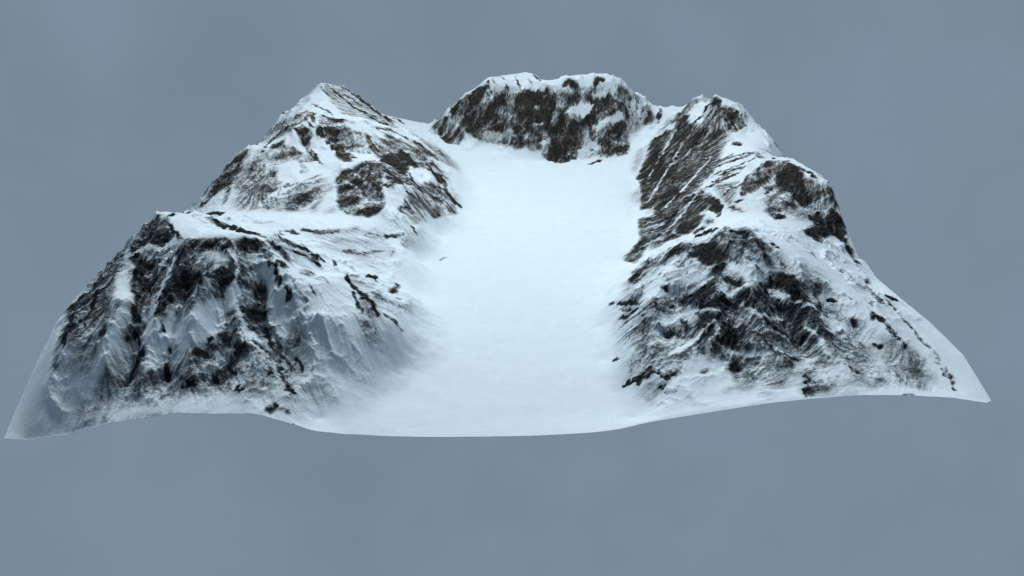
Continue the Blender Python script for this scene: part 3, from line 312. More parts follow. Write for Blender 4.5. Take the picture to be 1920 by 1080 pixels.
[86,23,0,[-490,8896,-312,8825,-192,8853,-73,8882,57,8858,187,8874,382,8865,568,8855,800,8725,840,8608,995,8597,1096,8547,1011,8461,817,8421,776,8359,898,8357,1020,8374,1142,8391,1316,8518,1483,8420,1652,8370,1479,8314,1329,8312,1142,8223,988,8168,1141,8106,1006,8048,1133,7915,1077,7788,891,7692,705,7817,556,7896,536,7970,709,7989,751,8069,670,8165,498,8215,351,8240,204,8303,143,8223,-20,8233,-185,8282,-226,8261,-108,8261,10,8242,123,8312,31,8438,185,8428,308,8479,308,8546,165,8625,72,8665,-135,8693,-354,8761,-489,8725,-490,8820]],
[-60,10,0,[400,8607,524,8617,502,8546,420,8536]],
[-60,10,0,[417,8311,562,8369,612,8314,457,8251,306,8323]],
[-60,10,0,[567,8789,668,8724,617,8672]],
[-85,10,0,[496,8070,710,8069,557,8025]],
[82,17,0,[957,8872,1059,8883,1191,8843,1337,8806,1316,8755,1191,8724,1150,8776,977,8796]],
[86,17,0,[1594,8904,1794,8954,1810,8873,1645,8806,1589,8694,1489,8668,1569,8746]],
[72,17,0,[1295,8713,1448,8704,1427,8647,1316,8647]],
[62,17,0,[893,8724,1037,8735,996,8704]],
[84,17,0,[1807,8694,1897,8715,2093,8753,2069,8687,1915,8567,1779,8517]],
[94,8,0,[2034,8687,2163,8696,2172,8705,2043,8697]],
[94,17,0,[1745,8176,1851,8275,1991,8323,2096,8292,1938,8135,1763,8101]],
[78,17,0,[1350,8282,1499,8268,1650,8275,1648,8214,1477,8168,1305,8126,1263,8066,1130,7846,1084,7944,1246,8145,1299,8223]],
[78,17,0,[1595,8099,1715,8051,1841,8061,1760,8021,1621,8020]],
[52,8,0,[1466,8006,1581,7928,1593,7963,1478,8040]],
[62,8,0,[1934,7956,2038,7995,2032,8025,1925,7967]],
[105,8,0,[1407,7623,1489,7651,1570,7701,1650,7733,1730,7787,1726,7792,1646,7783,1566,7752,1484,7701,1405,7647]],
[83,8,0,[1752,7787,1825,7834,1891,7905,1883,7909,1810,7862,1744,7792]],
[83,8,0,[2087,8133,2225,8182,2225,8211,2084,8143]],
[66,8,0,[1027,8556,1124,8578,1221,8628,1314,8644,1402,8666,1394,8678,1297,8670,1206,8655,1112,8605,1023,8588]],
[89,8,0,[1631,8533,1731,8435,1848,8461,1950,8532,1941,8541,1831,8501,1742,8457,1646,8540]],
[83,8,0,[1436,8480,1521,8463,1607,8471,1689,8486,1685,8496,1600,8513,1512,8485,1432,8490]],
[81,8,0,[1750,8823,1832,8808,1912,8823,1908,8831,1823,8826,1746,8831]],
[64,23,0,[2082,8892,2202,8896,2360,8766,2267,8683,2131,8579,2181,8756,2246,8833,2116,8855]],
[68,17,0,[2494,8783,2584,8854,2587,8744,2588,8616,2543,8534,2518,8659]],
[64,17,0,[2816,8705,2998,8998,2911,8668,2856,8495,2814,8485]],
[83,8,0,[-395,9243,-364,9127,-319,9033,-307,9015,-338,9131,-383,9245]],
[91,8,0,[-152,9060,-113,8998,-68,8918,-16,8861,-5,8864,-43,8925,-89,9005,-141,9063]],
[75,8,0,[-265,9212,-189,9170,-107,9115,-102,9121,-178,9203]],
[83,8,0,[414,9207,484,9111,565,8984,577,9031,511,9246,425,9254]],
[83,8,0,[-52,9247,105,9232,105,9259]],
[60,8,0,[287,9087,419,8936,430,8967,298,9118]],
[67,8,0,[119,9004,154,8946,202,8852,212,8855,178,8953,130,9007]],
[24,51,0,[-602,8059,-474,8030,-346,8001,-205,7975,-64,7949,76,7924,216,7898,355,7872,494,7846,493,7788,353,7814,212,7859,71,7884,-63,7915,-197,7947,-332,7997,-466,8028]],
[34,51,0,[-728,8652,-602,8657,-475,8643,-348,8629,-221,8614,-95,8561,31,8508,31,8357,-98,8342,-230,8481,-360,8446,-490,8431,-620,8415,-675,8563]],
[97,8,0,[-307,8610,-197,8620,-99,8619,-108,8645,-217,8635,-316,8617]],
[83,8,0,[-370,8539,-284,8556,-204,8561,-210,8567,-296,8569,-376,8545]],
[28,51,0,[356,8165,507,8128,659,8110,456,8040,305,8109]],
[74,34,0,[2207,6869,2277,7035,2338,7146,2417,7352,2470,7504,2524,7657,2574,7792,2688,7839,2803,7886,2936,7703,3018,7793,3161,8157,3264,7816,3175,7604,3113,7509,3014,7345,2947,7291,2872,7199,2789,7068,2739,6955,2744,6784,2710,6650,2659,6442,2529,6308,2265,6102,2306,6386,2337,6616]],
[94,34,0,[2251,6930,2345,7093,2439,7258,2528,7347,2614,7417,2669,7278,2813,7226,2724,6973,2695,6667,2586,6401,2481,6448,2391,6579,2294,6691]],
[32,85,0,[2110,7080,2153,7348,2193,7599,2328,7856,2467,7915,2581,7840,2527,7683,2473,7527,2417,7352,2309,7112,2216,6949]],
[36,85,0,[2091,6476,2211,6579,2318,6607,2293,6363,2265,6102,2118,5695,2045,5889,1957,6010]],
[70,37,0,[2966,7034,3102,7211,3206,7045,3327,6956,3257,6805,3118,6746,3002,6783,2894,6783]],
[58,37,0,[2777,6973,2861,6802,2894,6383,2806,6085,2700,6479,2740,6735]],
[70,37,0,[3327,6956,3392,7073,3457,7191,3543,7387,3656,7141,3793,7035,3643,6881,3515,6804,3394,6746,3309,6574,3195,6289,3105,6186,3015,6082,2912,5905,2807,5711,2702,5508,2286,5237,2347,5520,2436,5935,2545,6060,2639,6112,2714,6096,2822,6230,2909,6271,3044,6507,3145,6592,3243,6802]],
[56,37,0,[3307,6478,3425,6535,3544,6593,3663,6646,3822,6835,3783,6668,3584,6460,3469,6249,3367,6155,3256,6023,3137,5854,3072,6026,3176,6203]],
[64,17,0,[3644,6326,3814,6582,3860,6325,3784,6226]],
[90,17,0,[3615,7839,3697,7843,3797,7741,3715,7507,3632,7663,3585,7761]],
[92,17,0,[3800,7434,4003,7555,4096,7492,4037,7406,3929,7269,3793,7035,3774,7160,3893,7348,3740,7290]],
[78,17,0,[4062,7454,4136,7396,4180,7290,4111,7329]],
[110,8,0,[3610,7831,3550,7768,3481,7667,3416,7565,3326,7489,3239,7430,3188,7355,3147,7319,3098,7245,3058,7210,3007,7181,2954,7152,2890,7065,2833,7017,2788,7006,2739,6975,2743,6953,2798,6980,2848,6990,2900,7019,2951,7048,3016,7134,3069,7164,3115,7219,3160,7274,3205,7329,3249,7384,3338,7460,3425,7518,3497,7641,3546,7685,3620,7828]],
[94,8,0,[3671,7533,3787,7451,3684,7339,3693,7336,3817,7475,3675,7538]],
[81,8,0,[3549,8266,3618,8187,3632,8211,3557,8270]],
[78,37,0,[2748,4869,2835,4945,2917,5002,2969,4858,2886,4661,2767,4553,2822,4323,2746,4109,2615,4047,2509,3958,2403,4212,2467,4349,2554,4579,2679,4653]],
[94,20,0,[2923,4695,3011,4719,3091,4458,3084,4278,3011,4133,2955,4143,2965,4266,2910,4399]],
[52,37,0,[2874,4286,2934,4117,2851,3886,2741,4075]],
[76,37,0,[2421,6397,2505,6229,2586,6062,2639,5782,2734,5708,2801,5522,2684,5233,2604,5095,2512,4902,2204,4801,2269,5379,2138,5654,1963,5165,2106,5672,2194,5884,2276,6060]],
[68,37,0,[2080,4204,2167,4252,2261,4336,2403,4212,2509,3958,2403,4015,2300,4089,2156,4024,1985,3954,2038,4105]],
[64,40,0,[1619,3935,1749,4130,1838,4152,1928,4174,2017,4197,2038,4111,1912,3920,1727,3424,1648,3809]],
[110,8,0,[2215,4387,2271,4429,2328,4491,2387,4572,2442,4635,2494,4679,2546,4724,2588,4732,2632,4736,2703,4850,2757,4891,2810,4932,2862,4974,2907,4999,2895,5006,2842,4986,2790,4964,2741,4942,2687,4901,2630,4841,2567,4763,2519,4736,2475,4728,2420,4665,2372,4638,2317,4575,2260,4493,2207,4411]],
[62,40,0,[1480,2567,1549,2721,1633,2947,1714,3013,1851,3361,1869,2880,1948,2734,1894,2723,1825,2641,1739,2482,1678,2447,1574,2376]],
[88,17,0,[4192,5916,4218,5616,4143,5588]],
[94,30,0,[4032,5101,4140,5232,4214,5269,4339,5439,4433,5185,4423,4924,4427,4672,4460,4514,4413,4426,4271,4408,4204,4478,4135,4549,4087,4683,4052,4855,4014,4954]],
[76,37,0,[4431,4959,4470,4800,4515,4661,4621,4620,4769,4672,4837,4395,4667,4322,4546,4358,4503,4444,4460,4530,4445,4660,4431,4790]],
[105,8,0,[4413,5182,4442,5045,4488,4950,4528,4845,4574,4744,4590,4767,4554,4875,4519,5000,4471,5096,4427,5207]],
[108,8,0,[3542,4822,3626,4885,3700,4934,3769,4964,3844,5013,3920,5062,3986,5097,3987,5123,3920,5117,3851,5086,3775,5037,3700,4988,3625,4939,3549,4867]],
[74,8,0,[3268,5663,3334,5653,3398,5646,3467,5658,3531,5651,3600,5663,3663,5656,3744,5705,3819,5736,3899,5789,3902,5813,3824,5785,3749,5754,3673,5723,3598,5692,3529,5680,3466,5688,3407,5714,3338,5702,3276,5706]],
[78,8,0,[3130,5361,3195,5371,3257,5383,3309,5357,3377,5388,3445,5419,3507,5432,3576,5463,3638,5475,3707,5506,3782,5557,3855,5609,3858,5633,3787,5604,3705,5535,3642,5523,3580,5511,3511,5480,3443,5448,3380,5436,3307,5386,3255,5412,3198,5418,3137,5403]],
[81,8,0,[3038,5238,3109,5248,3173,5242,3248,5273,3317,5285,3392,5317,3467,5348,3537,5360,3606,5373,3680,5407,3677,5412,3611,5421,3541,5409,3465,5377,3396,5365,3321,5333,3256,5340,3171,5271,3117,5314,3040,5262]],
[70,8,0,[2870,4988,2933,4981,2994,4977,3079,5066,3145,5080,3211,5094,3282,5127,3354,5161,3425,5194,3497,5227,3567,5263,3569,5286,3495,5255,3428,5241,3356,5208,3285,5175,3213,5142,3147,5127,3081,5113,3015,5098,2930,5009,2866,4992]],
[75,8,0,[3363,5809,3418,5758,3482,5747,3546,5737,3616,5746,3685,5754,3761,5782,3837,5809,3917,5859,3915,5864,3843,5859,3767,5831,3686,5784,3616,5776,3547,5767,3488,5797,3418,5788,3366,5833]],
[52,37,0,[3922,5885,3868,5635,4033,5593,3996,5825]],
[78,37,0,[3791,4636,4013,4829,3843,4557]],
[89,8,0,[3115,4583,3172,4602,3239,4680,3309,4776,3390,4807,3479,4858,3566,4913,3567,4939,3485,4931,3395,4880,3309,4847,3232,4749,3154,4633,3105,4589]],
[81,8,0,[3243,4376,3324,4382,3405,4414,3408,4440,3333,4454,3251,4421]],
[74,8,0,[3040,4340,3090,4293,3141,4248,3191,4204,3241,4159,3292,4118,3301,4141,3252,4188,3208,4251,3151,4277,3095,4303,3042,4345]],
[58,51,0,[3998,4798,3995,4617,3984,4420,3993,4278,3827,3928,3655,3899,3673,4179,3776,4372,3868,4530]],
[88,20,0,[3746,4101,3848,4123,3972,4200,3864,3946,3702,3855]],
[78,8,0,[3763,4564,3864,4678,3949,4802,3941,4829,3852,4752,3761,4610]],
[92,30,0,[4389,4347,4538,4362,4628,4322,4733,4318,4845,4199,4836,4078,4835,3976,4799,3807,4813,3665,4755,3382,4722,3155,4678,3254,4739,3549,4703,3650,4700,3823,4618,3922,4501,3850,4297,3503,4195,3551,4121,3624,4055,3650,4240,3929,4366,4065,4274,4136]],
[58,37,0,[4025,3661,4243,3933,4203,3642,4054,3512]],
[36,68,0,[3900,3462,4062,3588,3928,3309]],
[84,37,0,[4641,4543,4785,4652,4686,4318,4668,4439]],
[72,23,0,[4749,3024,4686,2730,4589,2671]],
[56,34,0,[3881,1783,4120,2039,4073,1844,4024,1650,3905,1567,3893,1675]],
[68,8,0,[4369,2108,4340,1975,4307,1815,4260,1640,4312,1627,4375,1707,4439,1889,4438,1978,4471,2139,4441,2207]],
[97,8,0,[4592,2111,4633,2057,4723,2085,4791,2198,4779,2304,4610,2138]],
[90,34,0,[1987,2677,2046,2645,2103,2614,2178,2531,2269,2520,2339,2473,2417,2461,2484,2414,2525,2269,2599,2169,2582,2065,2467,2054,2380,2053,2288,2034,2261,2120,2243,2242,2150,2249,2087,2379,2030,2479,1963,2543]],
[45,68,0,[1963,2642,2010,2479,2071,2387,2122,2260,2198,2239,2234,2082,2138,2069,2043,2056,1972,2178,1911,2352]],
[72,23,0,[1995,2337,2065,2147,2168,2099,2084,2072,2013,2098]],
[94,23,0,[2331,1929,2390,1980,2454,2048,2538,2037,2509,1910,2390,1888]],
[78,23,0,[2505,2519,2616,2458,2640,2332,2657,2167,2586,2169,2533,2299]],
[78,20,0,[2730,2308,2839,2355,2865,2290,2763,2284]],
[83,8,0,[2601,3955,2612,3712,2739,3925,2797,3910,2800,3956,2736,4000,2671,4021,2602,4000]],
[81,8,0,[2485,3371,2540,3340,2565,3225,2559,3001,2571,2849,2603,2792,2623,2891,2789,3682,2732,3689,2660,3641,2602,3648,2487,3416]],
[97,8,0,[2627,2438,2677,2387,2738,2343,2842,2384,2841,2412,2745,2403,2700,2447,2649,2503]],
[52,51,0,[2809,2198,2895,2211,3019,2331,2994,2185,2854,2073]],
[68,8,0,[2768,2121,2835,2069,2848,1980,2879,2001,2880,2107,2781,2151]],
[92,8,0,[2569,2077,2598,2021,2629,1955,2673,1913,2686,1924,2657,1979,2626,2046,2581,2088]],
[97,8,0,[2807,1887,2832,1850,2876,1851,2918,1837,2940,1877,2894,1861,2857,1878,2821,1909]],
[64,37,0,[2993,2134,3082,2090,3170,2047,3219,1979,3267,1911,3210,1881,3159,1949,3106,2017,3040,2049]],
[102,8,0,[3130,2331,3145,2240,3178,2191,3219,2160,3273,2165,3312,2134,3349,2079,3380,2006,3433,1985,3561,2053,3580,2080,3497,2093,3438,2095,3399,2151,3367,2225,3332,2274,3284,2288,3257,2355,3229,2422,3154,2377]],
[82,8,0,[3415,2002,3472,2018,3528,2023,3593,2045,3642,2034,3691,2023,3739,2013,3805,1996,3879,1985,3983,2188,3964,2301,3886,2302,3746,2120,3681,2095,3625,2088,3592,2136,3536,2131,3457,2084]],
[92,34,0,[2736,1514,2812,1615,2901,1751,2973,1835,3073,1858,3160,1846,3246,1833,3283,1688,3295,1537,3331,1465,3359,1376,3281,1364,3209,1398,3136,1432,3106,1490,3112,1635,3043,1693,2940,1665,2837,1566,2742,1485]],
[75,8,0,[2736,1550,2800,1590,2872,1670,2944,1751,2995,1780,3048,1789,3102,1798,3151,1815,3149,1844,3097,1860,3036,1833,2981,1823,2919,1776,2854,1712,2782,1631,2731,1578]],
[90,37,0,[1924,1801,2021,1814,2119,1827,2206,1806,2298,1803,2369,1780,2410,1686,2407,1560,2553,1559,2560,1449,2491,1467,2398,1415,2302,1347,2243,1398,2188,1467,2131,1535,2064,1569,2005,1637,1936,1672,1932,1745]],
[88,8,0,[2460,1848,2485,1791,2519,1740,2558,1708,2591,1658,2620,1579,2634,1589,2622,1680,2595,1748,2556,1781,2522,1831,2480,1875]],
[78,8,0,[1749,1905,1776,1814,1831,1790,1845,1803,1808,1842,1768,1935]],
[81,8,0,[1746,2070,1806,2181,1798,2221,1734,2091]],
[121,8,0,[1219,2302,1260,2155,1313,2064,1370,2003,1423,1958,1469,1886,1521,1837,1526,1863,1483,1957,1430,2028,1371,2073,1315,2101,1271,2209,1224,2328]],
[74,8,0,[1253,2095,1294,2001,1337,1930,1379,1841,1436,1795,1488,1754,1489,1779,1436,1848,1387,1912,1347,1983,1304,2054,1256,2104]],
[86,37,0,[1915,1704,1998,1737,2072,1736,2133,1667,2178,1547,2251,1529,2308,1461,2397,1495,2317,1301,2197,1288,2131,1384,2105,1516,2042,1571,1977,1625]],
[78,37,0,[2432,1512,2538,1547,2615,1495,2582,1454,2537,1379,2457,1476]],
[66,51,0,[2579,1459,2639,1400,2693,1325,2764,1301,2715,1165,2621,1221,2549,1367]],
[78,44,0,[2801,1356,2902,1433,3011,1528,3081,1520,3143,1495,3220,1495,3282,1461,3366,1478,3328,1350,3312,1274,3289,1182,3217,1091,3159,1035,3146,1159,3131,1283,3058,1339,2971,1362,2869,1316]],
[86,40,0,[2011,1279,2074,1233,2130,1170,2189,1188,2255,1148,2378,1164,2478,1197,2511,1135,2544,1073,2546,875,2607,844,2667,814,2776,814,2698,786,2627,774,2550,809,2491,894,2430,898,2363,885,2248,868,2127,845,2001,817,1999,994,2089,996,2049,1129]],
[-60,8,0,[2243,1158,2224,1097,2225,1058,2192,1008,2156,953,2126,916,2105,912,2087,871,2102,848,2139,865,2165,886,2201,940,2237,994,2271,1036,2276,1100,2261,1143]],
[82,27,0,[1689,1290,1779,1336,1873,1398,1909,1308,1766,1211]],
[83,8,0,[1926,1471,1970,1416,2016,1339,2030,1365,1996,1453,1936,1480]],
[94,30,0,[2301,713,2410,794,2464,745,2512,681,2483,642,2370,594,2313,652]],
[44,85,0,[2248,800,2318,799,2381,781,2450,780,2507,746,2563,712,2561,579,2501,579,2429,546,2358,512,2262,584,2266,724]],
[66,37,0,[1865,850,1961,783,1911,747,1856,794]],
[129,8,0,[1230,743,1276,714,1321,705,1364,681,1409,675,1450,652,1494,645,1550,639,1611,670,1610,693,1547,688,1486,677,1445,700,1403,723,1359,730,1314,738,1271,762,1226,750]],
[78,8,0,[1338,745,1382,720,1423,716,1465,712,1499,707,1544,688,1600,691,1602,700,1552,725,1499,760,1454,780,1409,767,1368,771,1331,770]],
[52,37,0,[1375,625,1448,593,1527,592,1563,497,1499,518,1436,538]],
[68,8,0,[1570,599,1603,552,1656,527,1717,559,1769,589,1813,625,1806,651,1751,643,1699,613,1658,584,1632,624,1582,626]],
[78,8,0,[1541,475,1590,456,1633,496,1620,505,1567,508,1531,500]],
[48,20,0,[1578,436,1612,380,1655,364,1681,350,1703,321,1726,327,1721,406,1663,425,1620,441,1581,465]],
[58,44,0,[1287,1720,1350,1638,1413,1556,1473,1474,1510,1279,1464,1236,1399,1366,1334,1514]],
[38,50,0,[1369,1308,1345,1207,1354,1113,1362,1019,1405,949,1457,958,1475,1025,1464,1102,1453,1179,1413,1268]],
[91,8,0,[1288,1809,1345,1750,1402,1712,1445,1731,1482,1732,1518,1771,1510,1794,1469,1814,1429,1796,1395,1796,1339,1818,1287,1851]],
[97,8,0,[1519,1767,1501,1651,1494,1553,1494,1456,1503,1440,1515,1521,1522,1619,1528,1751]],
[58,8,0,[1522,1647,1567,1582,1615,1576,1667,1586,1723,1614,1777,1666,1771,1695,1710,1674,1657,1663,1609,1670,1567,1711,1523,1710]],
[48,24,0,[1962,561,2010,545,2068,585,2121,609,2175,657,2172,686,2118,686,2064,662,2011,638,1958,590]],
[70,8,0,[1146,1208,1191,1124,1239,1083,1241,1107,1196,1191,1147,1232]],
[42,102,0,[2341,436,2419,447,2497,458,2575,470,2633,462,2697,471,2762,480,2833,505,2898,514,2913,438,2921,345,2928,254,2853,224,2778,194,2704,165,2630,136,2576,178,2521,220,2478,294,2422,336]],
[46,85,0,[2626,681,2681,647,2742,628,2796,593,2863,591,2856,454,2780,475,2703,496,2626,516]],
[40,85,0,[2504,329,2575,268,2651,224,2674,118,2702,29,2643,44,2576,43,2517,57,2456,72,2483,208]],
[62,68,0,[3200,1383,3266,1349,3332,1315,3317,1245,3301,1176,3271,1073,3255,1005,3240,936,3158,986,3155,1038,3166,1124,3185,1226,3196,1313]],
[78,8,0,[2799,923,2835,890,2876,866,2964,949,2979,979,2936,995,2881,986,2820,969]],
[83,8,0,[2790,771,2821,725,2861,699,2901,672,2941,645,2988,635,3027,609,3069,586,3073,591,3052,653,3012,680,2972,706,2925,716,2878,727,2838,753,2795,777]],
[60,24,0,[2658,1191,2657,1128,2682,1088,2714,1022,2746,1033,2754,1113,2735,1170,2690,1202]],
[60,24,0,[1962,1144,1913,1205,1849,1157,1770,1000,1774,935,1839,940,1903,987,1961,1061]],
[86,8,0,[3065,447,3023,375,2995,304,2967,232,2939,161,2911,90,2896,19,2917,18,2951,72,2979,142,3007,213,3028,268,3064,356,3087,445]],
[54,34,0,[2985,345,3033,291,3043,212,3036,101,2952,3,2908,88,2943,208]],
[80,37,0,[3155,1495,3232,1495,3294,1461,3386,1495,3423,1406,3459,1317,3437,1206,3391,1044,3369,935,3302,951,3312,1075,3313,1182,3268,1270,3236,1392,3199,1452]],
[76,30,0,[3684,1546,3800,1552,3833,1467,3856,1366,3926,1276,3851,1175,3839,1293,3817,1361,3812,1464,3752,1513]],
[78,8,0,[3662,1661,3691,1608,3750,1602,3769,1631,3748,1701,3688,1707]],
[82,23,0,[4074,1544,4281,1798,4108,1465,4082,1266,4052,1306,4059,1416]],
[83,8,0,[4082,1421,4095,1367,4112,1314,4131,1263,4148,1213,4159,1161,4161,1092,4173,1040,4194,1005,4222,970,4238,918,4266,885,4299,853,4312,860,4303,915,4279,950,4262,1002,4246,1053,4226,1088,4214,1140,4213,1209,4200,1262,4180,1313,4162,1365,4140,1415,4115,1463]],
[72,8,0,[4181,1091,4173,1009,4212,969,4235,976,4244,1058,4214,1115]],
[56,8,0,[4448,1871,4442,1783,4456,1729,4481,1695,4446,1534,4449,1441,4468,1386,4486,1331,4493,1260,4485,1170,4488,1097,4491,1024,4516,971,4529,903,4550,852,4558,798,4559,728,4570,674,4579,677,4585,749,4579,805,4580,878,4567,946,4543,998,4531,1066,4530,1138,4527,1211,4534,1302,4526,1374,4508,1429,4489,1484,4506,1611,4581,1841,4583,1928,4505,1876,4485,1927]],
[75,8,0,[4502,674,4506,621,4514,571,4523,521,4519,455,4526,407,4513,336,4501,265,4472,164,4493,182,4535,286,4547,357,4558,429,4549,480,4541,530,4544,596,4536,646,4522,694]],
[83,8,0,[4559,652,4559,596,4554,525,4548,454,4553,401,4553,333,4562,336,4574,407,4580,477,4586,548,4580,602,4580,672]],
[124,8,0,[3982,991,4012,949,4063,952,4075,978,4036,1004,3984,1001]],
[83,8,0,[3806,1042,3842,996,3899,988,3912,1009,3867,1038,3809,1046]],
[44,102,0,[3317,929,3398,908,3494,921,3626,1001,3684,923,3795,945,3672,747,3568,583,3447,534,3369,567,3343,639,3308,696,3281,769]],
[42,85,0,[3810,747,3894,763,3978,780,4043,763,3990,613,3926,448,3759,243,3654,270,3653,435]],
[70,8,0,[3426,487,3455,455,3489,427,3522,399,3554,372,3600,364,3616,387,3597,435,3564,463,3522,474,3488,502,3442,510]],
[54,40,0,[3145,216,3232,243,3318,270,3338,184,3268,158,3199,133]],
[34,40,0,[4269,645,4283,576,4325,552,4395,570,4428,621,4404,673,4361,698,4301,695]],
[97,8,0,[3864,5,3916,1,3969,3,3980,24,3938,44,3875,27]],
[58,68,0,[3148,1426,3193,1346,3229,1249,3272,1170,3267,1050,3277,963,3294,894,3240,852,3210,940,3164,995,3109,1034,3076,1123,3112,1251,3134,1347]],
[110,8,0,[3085,797,3116,753,3131,776,3099,821]],
[40,68,0,[2082,1472,2139,1385,2184,1264,2248,1211,2169,1189,2100,1200,2044,1261,1981,1369,1898,1411,1968,1465,2025,1468]],
[36,102,0,[3665,1455,3730,1432,3795,1409,3850,1369,3914,1346,3977,1323,3990,1232,4002,1142,4014,1053,3944,1069,3865,1069,3778,1053,3756,1132,3717,1179,3712,1293,3681,1357]],
[97,8,0,[-3642,7034,-3651,6805,-3669,6616,-3688,6446,-3708,6307,-3787,6363,-3860,6399,-3921,6396,-3977,6328,-4008,6183,-3956,5789,-3953,5638,-3967,5546,-3968,5415,-3947,5412,-3940,5522,-3932,5633,-3931,5763,-3955,6059,-3919,6184,-3876,6290,-3815,6293,-3754,6296,-3682,6260,-3655,6379,-3634,6549,-3632,6780,-3629,7011]],
[97,8,0,[-3566,6224,-3513,6171,-3461,6138,-3403,6087,-3355,6038,-3306,5988,-3237,5863,-3168,5737,-3108,5649,-3037,5523,-2963,5400,-2955,5403,-3025,5549,-3094,5675,-3155,5763,-3228,5907,-3287,5995,-3336,6045,-3385,6094,-3443,6146,-3501,6197,-3563,6246]],
[97,8,0,[-3479,6497,-3396,6391,-3322,6325,-3258,6298,-3194,6258,-3135,6238,-3077,6217,-3014,6178,-2955,6157,-2875,6041,-2819,5995,-2754,5910,-2677,5768,-2607,5665,-2512,5450,-2512,5491,-2598,5690,-2668,5814,-2742,5937,-2807,6022,-2882,6146,-2946,6186,-3005,6206,-3068,6246,-3122,6247,-3185,6287,-3243,6308,-3313,6353,-3389,6418,-3473,6501]],
[89,8,0,[-2169,5411,-2081,5221,-2018,5163,-1961,5145,-1899,5089,-1835,4987,-1774,4903,-1714,4820,-1657,4755,-1603,4710,-1564,4681,-1521,4634,-1484,4624,-1444,4596,-1405,4586,-1364,4577,-1357,4579,-1394,4609,-1432,4638,-1469,4649,-1507,4659,-1546,4687,-1587,4716,-1641,4762,-1710,4902,-1767,4967,-1828,5051,-1894,5154,-1953,5173,-2017,5229,-2076,5247,-2181,5510]],
[89,8,0,[-1882,5696,-1823,5593,-1761,5492,-1705,5429,-1630,5234,-1568,5116,-1530,5106,-1484,5040,-1441,4993,-1395,4927,-1353,4899,-1311,4890,-1303,4893,-1342,4942,-1384,4989,-1430,5055,-1478,5140,-1522,5188,-1567,5236,-1617,5261,-1697,5493,-1754,5556,-1817,5657,-1878,5719]],
[89,8,0,[-1521,6272,-1482,6239,-1431,6151,-1376,6025,-1327,5957,-1282,5908,-1243,5758,-1203,5608,-1164,5459,-1125,5367,-1117,5387,-1146,5500,-1193,5724,-1225,5799,-1265,5951,-1312,6001,-1367,6127,-1416,6196,-1465,6265,-1515,6294]],
[70,8,0,[3085,5639,3141,5594,3214,5626,3256,5545,3346,5635,3413,5648,3478,5639,3543,5630,3614,5640,3679,5631,3762,5679,3837,5711,3841,5734,3762,5708,3685,5680,3614,5670,3549,5679,3478,5669,3417,5697,3354,5702,3285,5688,3217,5674,3143,5641,3087,5663]],
[67,8,0,[3065,5153,3128,5148,3194,5163,3266,5198,3338,5232,3409,5267,3477,5299,3540,5313,3608,5345,3674,5380,3670,5385,3611,5393,3543,5360,3474,5328,3412,5314,3339,5280,3267,5245,3190,5192,3124,5176,3061,5158]],
[67,8,0,[2779,4898,2848,4916,2913,4936,2974,4938,3049,4996,3124,5053,3189,5065,3254,5078,3326,5109,3397,5140,3467,5174,3469,5197,3395,5168,3329,5156,3258,5125,3192,5113,3125,5100,3053,5061,2967,4966,2907,4964,2842,4943,2779,4920]],
[72,34,0,[2293,6958,2375,7074,2461,7210,2544,7328,2628,7445,2729,7513,2822,7543,2911,7553,3009,7601,3101,7618,3184,7596,3320,7315,3263,7223,3192,7073,3132,6963,3071,6853,3005,6788,2930,6684,2838,6506,2769,6422,2696,6320,2623,6219,2566,6113,2494,5934,2132,5790,2184,6148,2220,6416,2257,6686]],
[74,8,0,[-2599,4986,-2528,4907,-2455,4831,-2387,4774,-2316,4698,-2250,4578,-2195,4513,-2140,4449,-2082,4366,-2016,4267,-2013,4289,-2070,4391,-2128,4474,-2182,4539,-2234,4585,-2306,4725,-2379,4801,-2447,4859,-2516,4916,-2598,5009]],
[-70,8,0,[-2594,4947,-2519,4834,-2454,4780,-2394,4744,-2328,4672,-2265,4552,-2214,4487,-2164,4423,-2105,4342,-2102,4363,-2151,4448,-2202,4512,-2253,4577,-2318,4698,-2387,4772,-2448,4807,-2512,4862,-2589,4951]],
[-70,8,0,[-2445,5056,-2371,4956,-2303,4895,-2227,4797,-2149,4681,-2103,4636,-2056,4591,-2002,4509,-1951,4465,-1944,4468,-1989,4534,-2040,4597,-2091,4661,-2139,4707,-2214,4805,-2294,4922,-2362,4983,-2439,5060]],
[-60,8,0,[-2290,5135,-2214,5051,-2132,4952,-2052,4853,-2003,4765,-1956,4694,-1908,4644,-1900,4646,-1942,4718,-1988,4789,-2037,4860,-2123,4979,-2201,5060,-2284,5139]],
[-80,8,0,[2333,4998,2379,4986,2457,5121,2517,5184,2570,5210,2622,5237,2679,5281,2732,5308,2844,5577,2907,5660,2966,5726,3025,5791,3084,5857,3129,5866,3212,6027,3275,6113,3282,6174,3204,6052,3142,5987,3077,5902,3022,5855,2963,5789,2904,5724,2841,5640,2779,5576,2716,5512,2611,5263,2563,5255,2514,5247,2462,5221,2399,5138,2326,5001]],
[-80,8,0,[2262,5779,2322,5903,2382,6029,2439,6155,2490,6245,2541,6335,2593,6426,2637,6479,2681,6532,2741,6659,2789,6730,2833,6783,2877,6835,2926,6906,2973,6979,3027,7090,3022,7112,2960,7003,2914,6951,2869,6898,2817,6808,2772,6756,2728,6703,2669,6576,2628,6541,2580,6469,2529,6379,2481,6307,2430,6217,2365,6053,2313,5945,2257,5800]],
[-70,8,0,[2338,6587,2396,6697,2453,6809,2497,6864,2541,6921,2585,6977,2637,7071,2686,7146,2738,7237,2784,7291,2829,7344,2870,7379,2907,7394,2967,7525,3009,7580,3004,7603,2954,7550,2910,7516,2861,7443,2815,7389,2770,7336,2729,7301,2676,7210,2616,7077,2571,7020,2523,6945,2482,6908,2435,6833,2382,6721,2329,6589]],
